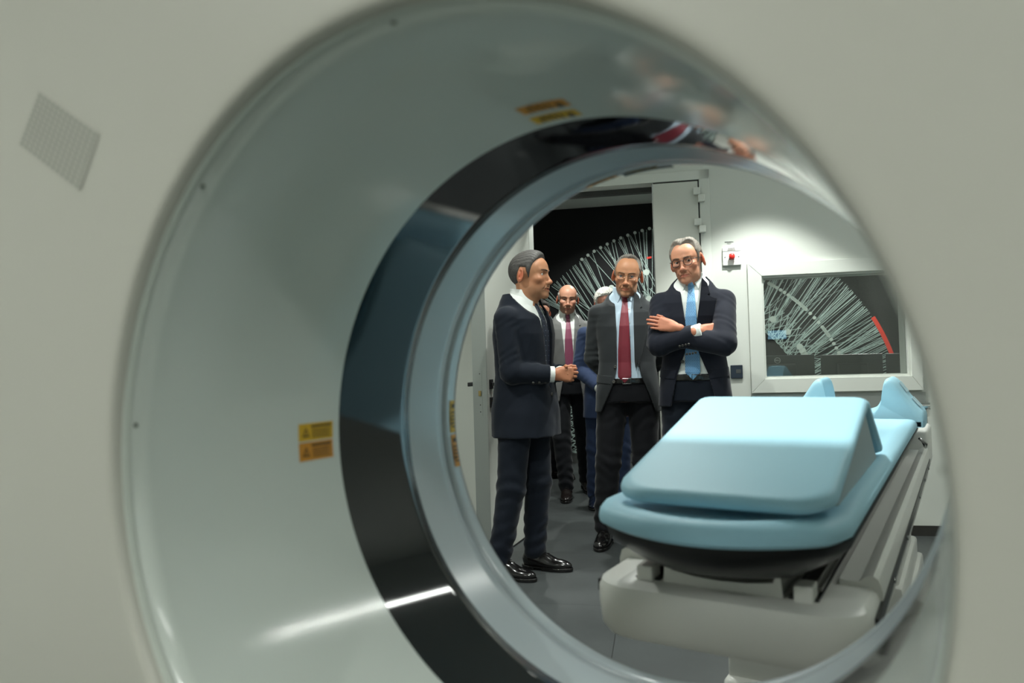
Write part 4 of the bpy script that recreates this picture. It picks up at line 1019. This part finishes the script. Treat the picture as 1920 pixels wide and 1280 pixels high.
        for k in range(4):
            y = -.055-.019*k; zt = .099-.009*k-.0012*k*k; mb.tube([Vector(p) for p in fin(np.array([(-.017, y+.004, zt-.006), (0, y, zt+.001), (.017, y-.004, zt-.006)]))], .0018, 6)
        mb.build('laces', 'leather_black', sh_, smooth=True)
    # ---------------- body: head, neck, hands and the hidden trunk in one mesh
    Rh = rot(*P['head_rot']); piv = np.array((0, .030, -.110)); bp = np.array(P.get('head_at', (0, .010, 1.540)))
    hs = P.get('head_scale', 1.05)
    T = lambda V: bp+hs*((np.asarray(V, float)-piv) @ Rh.T)
    V, Q, C_ = head(P); V = T(V); parts = [(V, Q, C_)]
    F = Fld((-.36, -.34, .06), (.36, .26, 1.58), .012)
    sl = F.win((-.25, -.2, .85), (.25, .2, 1.57)); X, Y, Z = F.grid(sl); F.v[sl] = np.maximum(loft(tab, X, Y, Z, -.034), np.maximum(Z-1.555, .86-Z))
    for L in P['legs']:
        hp, kn, an = [np.array(p, float) for p in L['pts']]; F.cap(hp, kn, .075, .052, .03); F.cap(kn, an, .052, .035, .02)
    for A in arms:
        sh, el, wr = [np.array(p, float) for p in A['pts']]; F.cap(sh, el, .045, .036, .03); F.cap(el, wr, .036, .026, .02)
    v_, q_ = F.mesh(); parts.append((v_, q_, np.tile(np.array(srgb(*sk)[:3]), (len(v_), 1))))
    for A in arms:
        if A.get('hand'):
            h_ = dict(A['hand']); sh, el, wr = [np.array(p, float) for p in A['pts']]; d = (wr-el)/np.linalg.norm(wr-el)
            parts.append(hand(h_.pop('at', wr+d*.035), h_.pop('dir', d), h_.pop('back'), h_.pop('t'), h_.pop('curls'), sk, **h_))
    off = 0; VV, QQ, CC = [], [], []
    for v_, q_, c_ in parts: VV.append(v_); QQ.append(q_+off); CC.append(c_); off += len(v_)
    npmesh('body', np.concatenate(VV), np.concatenate(QQ), 'skin', root, colors=np.concatenate(CC))
    for A in arms:
        if A.get('cuff', True):
            sh, el, wr = [np.array(p, float) for p in A['pts']]; d = (wr-el)/np.linalg.norm(wr-el); r = A.get('rw', .046)-.007; a, b = wr-d*.02, wr+d*A.get('cuff_len', .020)
            lo = np.minimum(a, b)-.07; F = Fld(lo, np.maximum(a, b)+.07, .003); F.cap(a, b, r, r, .001, ends='ab'); V, Q = F.mesh(); npmesh('cuff', V, Q, P['shirt'], shm)
    for s_ in (-1, 1): eyeball(s_, P.get('gaze', (0, -1, 0)), P.get('iris', 'iris_brown'), 'eye', T, root)
    hair(P, T, root); brows(P, T, root)
    if P.get('specs'): specs(P, T, root)
    if P.get('ring'):
        c, n, r = P['ring']; c = Vector(c); n = Vector(n).normalized(); a = n.orthogonal().normalized(); b = n.cross(a); mb = MB()
        mb.tube([c+r*(math.cos(x)*a+math.sin(x)*b) for x in np.linspace(0, 2*math.pi, 21)], .0016, 6); mb.build('ring', 'gold', root, smooth=True)
    return root, jk
FLAT = [(12, 14, 8)]*4; RELAX = [(20, 28, 18), (24, 32, 20), (28, 36, 22), (32, 38, 24)]; FIST = [(62, 82, 45), (66, 84, 48), (70, 84, 48), (72, 82, 46)]; WRAP = [(38, 62, 35), (40, 64, 36), (44, 64, 36), (48, 64, 36)]
def legs(a, b, ta=8, tb=-8, ha=0, hb=0, kb=.02):
    o = []
    for sd, q, t, h in ((-1, a, -ta, ha), (1, b, -tb, hb)):
        o.append(dict(pts=[(sd*.092, .01, .90), (sd*.05+q[0]*.5, q[1]*.5-kb, .49), (q[0], q[1], .105)], toe=t, heel=h))
    return o
V_CLOSED = [(-.066, 1.60), (.066, 1.60), (.060, 1.50), (.006, 1.085), (.004, 1.06), (-.004, 1.06), (-.006, 1.085), (-.060, 1.50)]
LAPC = [[(-.060, 1.535), (-.088, 1.500), (-.098, 1.432), (-.080, 1.424), (-.128, 1.408), (-.100, 1.30), (-.006, 1.080), (-.005, 1.10), (-.050, 1.42)]]
LAPC.append([(-x, z) for x, z in LAPC[0]])
def lap(P_, dx=0): return P_

# P1: profile man on the left
P1 = dict(seed=11, skin=(174, 124, 92), stubble=.25, jacket='suit_navy', trousers='suit_navy', shirt='shirt_white', tie='tie_navy', tie_marks=('dot', 'tie_fleck'), shoes='leather_black', hem=.765,
    open=[(-.066, 1.60), (.066, 1.60), (.058, 1.50), (.010, 1.04), (.004, 1.02), (-.010, 1.04), (-.058, 1.50)], lapel=LAPC, buttons=((.0, .99),), flaps=(), depth=1.18,
    hair='crop', hair_mat='hair_pepper', brow_mat='brow_dark', head_rot=(6, 0, 0), gaze=(.15, -1, .02), mouth_open=True, head_at=(0, -.026, 1.518), collar_y=-.016, head_scale=1.11,
    arms=[dict(pts=[(-.168, .010, 1.405), (-.190, -.03, 1.115), (-.070, -.192, 1.10)], re=.062, rw=.050, cuff_len=.026, hand=dict(dir=(.42, -.9, -.02), back=(-.9, -.42, .1), t=-1, curls=WRAP, thumb=(10, 25), tdir=(.45, .8, -.35)), cuff_buttons=[((-.165+.03*k, -.165-.02*k+.02, 1.058), (-.6, -.2, -.6)) for k in range(3)]),
          dict(pts=[(.168, .010, 1.405), (.215, .035, 1.115), (.070, -.182, 1.10)], re=.060, rw=.048, hand=dict(dir=(-.5, -.86, -.08), back=(.86, -.5, .1), t=1, curls=FIST, thumb=(10, 20), tdir=(.5, .8, -.3)))],
    legs=legs((-.115, .125), (.115, .035), 0, -6))
person('man in dark navy suit seen in profile, hands clasped, left of the doorway', (-2.047, 3.434), 60, 1.765, P1)

# P2: charcoal suit, red tie, hands behind his back
P2 = dict(seed=23, skin=(192, 138, 104), stubble=.12, jacket='suit_charcoal', trousers='trouser_dark', shirt='shirt_blue', tie='tie_red', shoes='leather_black', hem=.80, lean_face=True,
    open=[(-.062, 1.60), (.066, 1.60), (.064, 1.50), (.062, 1.15), (.085, 1.02), (.125, .92), (.185, .74), (-.19, .74), (-.105, .92), (-.075, .99), (-.056, 1.08), (-.052, 1.3), (-.060, 1.50)],
    lapel=[[(-.060, 1.535), (-.088, 1.500), (-.104, 1.432), (-.088, 1.424), (-.136, 1.408), (-.125, 1.30), (-.056, 1.06), (-.050, 1.10), (-.052, 1.42)], [(.060, 1.535), (.088, 1.500), (.106, 1.432), (.090, 1.424), (.138, 1.408), (.132, 1.30), (.072, 1.06), (.062, 1.12), (.062, 1.42)]],
    buttons=((-.066, 1.075), (-.078, .985)), flaps=((-1, .085, 1.02),), tie_end=.975, tie_dx=-.012, studs=(1.42, 1.34, 1.26, 1.18, 1.10), stud_x=.026,
    hair='recede', hair_mat='hair_grey', brow_mat='brow_grey', head_rot=(-3, 9, 7), gaze=(-.05, -1, .12), iris='iris_blue', specs='wire', head_at=(.010, .0, 1.518),
    arms=[dict(pts=[(-.168, .010, 1.402), (-.212, .055, 1.13), (-.08, .17, .96)], cuff=False), dict(pts=[(.168, .010, 1.402), (.212, .055, 1.13), (.08, .17, .99)], cuff=False)],
    legs=legs((-.165, -.05), (.085, .02), 6, -10))
person('man in open charcoal suit with a dark red tie, hands behind his back', (-1.820, 4.313), -2, 1.835, P2)

# P3: arms crossed, glasses, sky-blue tie
P3 = dict(seed=37, skin=(192, 136, 108), stubble=.1, jacket='suit_midnight', trousers='suit_navy', shirt='shirt_white', tie='tie_sky', tie_marks=('fig', 'tie_figure'), shoes='leather_black', hem=.83,
    open=[(-.064, 1.60), (.064, 1.60), (.060, 1.50), (.018, 1.20), (.035, 1.12), (.082, 1.0), (.13, .80), (-.13, .80), (-.085, 1.0), (-.040, 1.12), (-.018, 1.20), (-.060, 1.50)],
    lapel=[[(-.060, 1.535), (-.088, 1.500), (-.104, 1.440), (-.088, 1.432), (-.138, 1.412), (-.115, 1.30), (-.03, 1.16), (-.018, 1.20), (-.050, 1.42)], [(.060, 1.535), (.088, 1.500), (.104, 1.440), (.088, 1.432), (.138, 1.412), (.115, 1.30), (.03, 1.16), (.018, 1.20), (.050, 1.42)]],
    flaps=((-1, .085, 1.03), (1, .080, 1.03)), breast=True, buttons=((-.052, 1.075),), tie_end=.975, tie_dx=.0, buckle_mat='leather_black', buckle_x=.02,
    hair='swept', hair_mat='hair_silver', brow_mat='brow_grey', head_rot=(-12, 6, -7), gaze=(.25, -1, -.08), specs='dark', head_at=(.004, .0, 1.514),
    arms=[dict(pts=[(-.172, .005, 1.402), (-.170, -.150, 1.172), (.018, -.190, 1.224)], re=.064, rw=.050, front=True, cuff_len=.046, hand=dict(dir=(.86, .50, .06), back=(.1, -1, .35), t=-1, curls=FLAT, thumb=(0, 5), tdir=(.25, .95, -.15)), cuff_buttons=[((-.055+.016*k, -.232-.006*k, 1.158+.003*k), (0, -1, -.6)) for k in range(4)]),
          dict(pts=[(.172, .005, 1.402), (.170, -.200, 1.165), (-.035, -.165, 1.200)], re=.064, rw=.052, front=True, cuff=False, hand=dict(sc_=.93, at=(-.085, -.196, 1.262), dir=(-.95, .05, .25), back=(-.15, -1, .25), t=1, curls=[(6, 10, 8), (4, 8, 6), (4, 8, 6), (4, 10, 8)], thumb=(0, 10), tdir=(.35, .9, -.1), spread=1.5), cuff_buttons=[((-.02+.015*k, -.222, 1.115+.002*k), (0, -1, -.5)) for k in range(4)])],
    ring=((-.150, -.194, 1.262), (-.95, -.1, .2), .0108), legs=legs((-.11, 0), (.11, 0)))
person('man with folded arms, round dark glasses and a sky blue tie', (-1.345, 4.177), -4, 1.875, P3)

# P4: bald man in light grey suit
P4 = dict(seed=41, skin=(184, 134, 110), stubble=.25, jacket='suit_grey', trousers='trouser_black', shirt='shirt_white', tie='tie_mauve', shoes='leather_brown', hem=.80, jh=.006,
    open=[(-.062, 1.60), (.066, 1.60), (.070, 1.50), (.062, 1.2), (.085, .98), (.115, .76), (-.10, .76), (-.056, .98), (-.030, 1.12), (-.060, 1.50)],
    lapel=[[(-.060, 1.535), (-.088, 1.500), (-.104, 1.432), (-.088, 1.424), (-.136, 1.408), (-.115, 1.30), (-.034, 1.10), (-.030, 1.13), (-.052, 1.42)], [(.060, 1.535), (.088, 1.500), (.106, 1.432), (.090, 1.424), (.138, 1.408), (.132, 1.30), (.072, 1.10), (.064, 1.14), (.066, 1.42)]],
    buttons=((-.046, 1.10),), tie_end=1.03, hair='fringe', hair_mat='hair_fringe', brow_mat='brow_dark', head_rot=(0, 6, 3), hh=.003,
    arms=[dict(pts=[(-.168, .010, 1.402), (-.225, .03, 1.12), (-.22, -.02, .88)], hand=dict(back=(-1, 0, .2), t=-1, curls=RELAX)), dict(pts=[(.168, .010, 1.402), (.24, .03, 1.12), (.24, -.03, .88)], hand=dict(back=(1, 0, .1), t=1, curls=RELAX))],
    legs=legs((-.055, -.10), (.13, .22), 4, -12, 0, .2))
person('bald man in light grey suit and mauve tie, behind the clasped hands', (-2.84, 5.49), 2, 1.79, P4)

# P5: man mostly hidden behind the first, hand to his mouth
P5 = dict(seed=53, skin=(178, 124, 100), jacket='suit_navy', trousers='trouser_black', shirt='shirt_white', tie='tie_navy', shoes='leather_brown', hem=.80, jh=.006, hh=.003,
    open=V_CLOSED, lapel=LAPC, hair='short', hair_mat='hair_dark', brow_mat='brow_dark', head_rot=(4, 8, 0),
    arms=[dict(pts=[(-.168, .010, 1.402), (-.23, -.02, 1.14), (.0, -.20, 1.10)], hand=dict(back=(-.2, -1, .3), t=-1, curls=RELAX)), dict(pts=[(.168, .010, 1.402), (.235, -.10, 1.16), (.060, -.175, 1.375)], hand=dict(dir=(-.35, .20, .95), back=(.5, -.9, .1), t=-1, curls=[(30, 30, 20), (45, 40, 25), (55, 45, 25), (60, 45, 25)], thumb=(10, 20), sc_=.95))],
    legs=legs((-.10, -.02), (.12, 0), 4, -40))
person('dark haired man holding a hand to his mouth, almost hidden behind the profile man', (-3.495, 6.20), 8, 1.735, P5)

# P6: white curly hair, blue suit, hidden behind the charcoal suit
P6 = dict(seed=61, skin=(186, 132, 112), jacket='suit_blue', trousers='suit_blue', shirt='shirt_white', tie='tie_navy', shoes='leather_blue', hem=.74, jh=.0055, hh=.003,
    open=V_CLOSED, lapel=LAPC, hair='curly', hair_mat='hair_white', brow_mat='brow_grey', head_rot=(0, 12, 0),
    arms=[dict(pts=[(-.175, .010, 1.41), (-.225, .00, 1.12), (-.10, -.17, .99)], re=.062, hand=dict(back=(-.6, -.6, .3), t=-1, curls=FIST)), dict(pts=[(.180, .010, 1.41), (.24, .03, 1.12), (.2, -.06, .90)], hand=dict(back=(1, 0, .1), t=1, curls=RELAX))],
    legs=legs((-.115, .16), (.07, -.05), 10, -8, .25, 0))
person('white haired man in blue suit, mostly hidden behind the charcoal suit', (-2.335, 5.150), 8, 1.70, P6)

print('script seconds', round(time.time()-T0, 1))
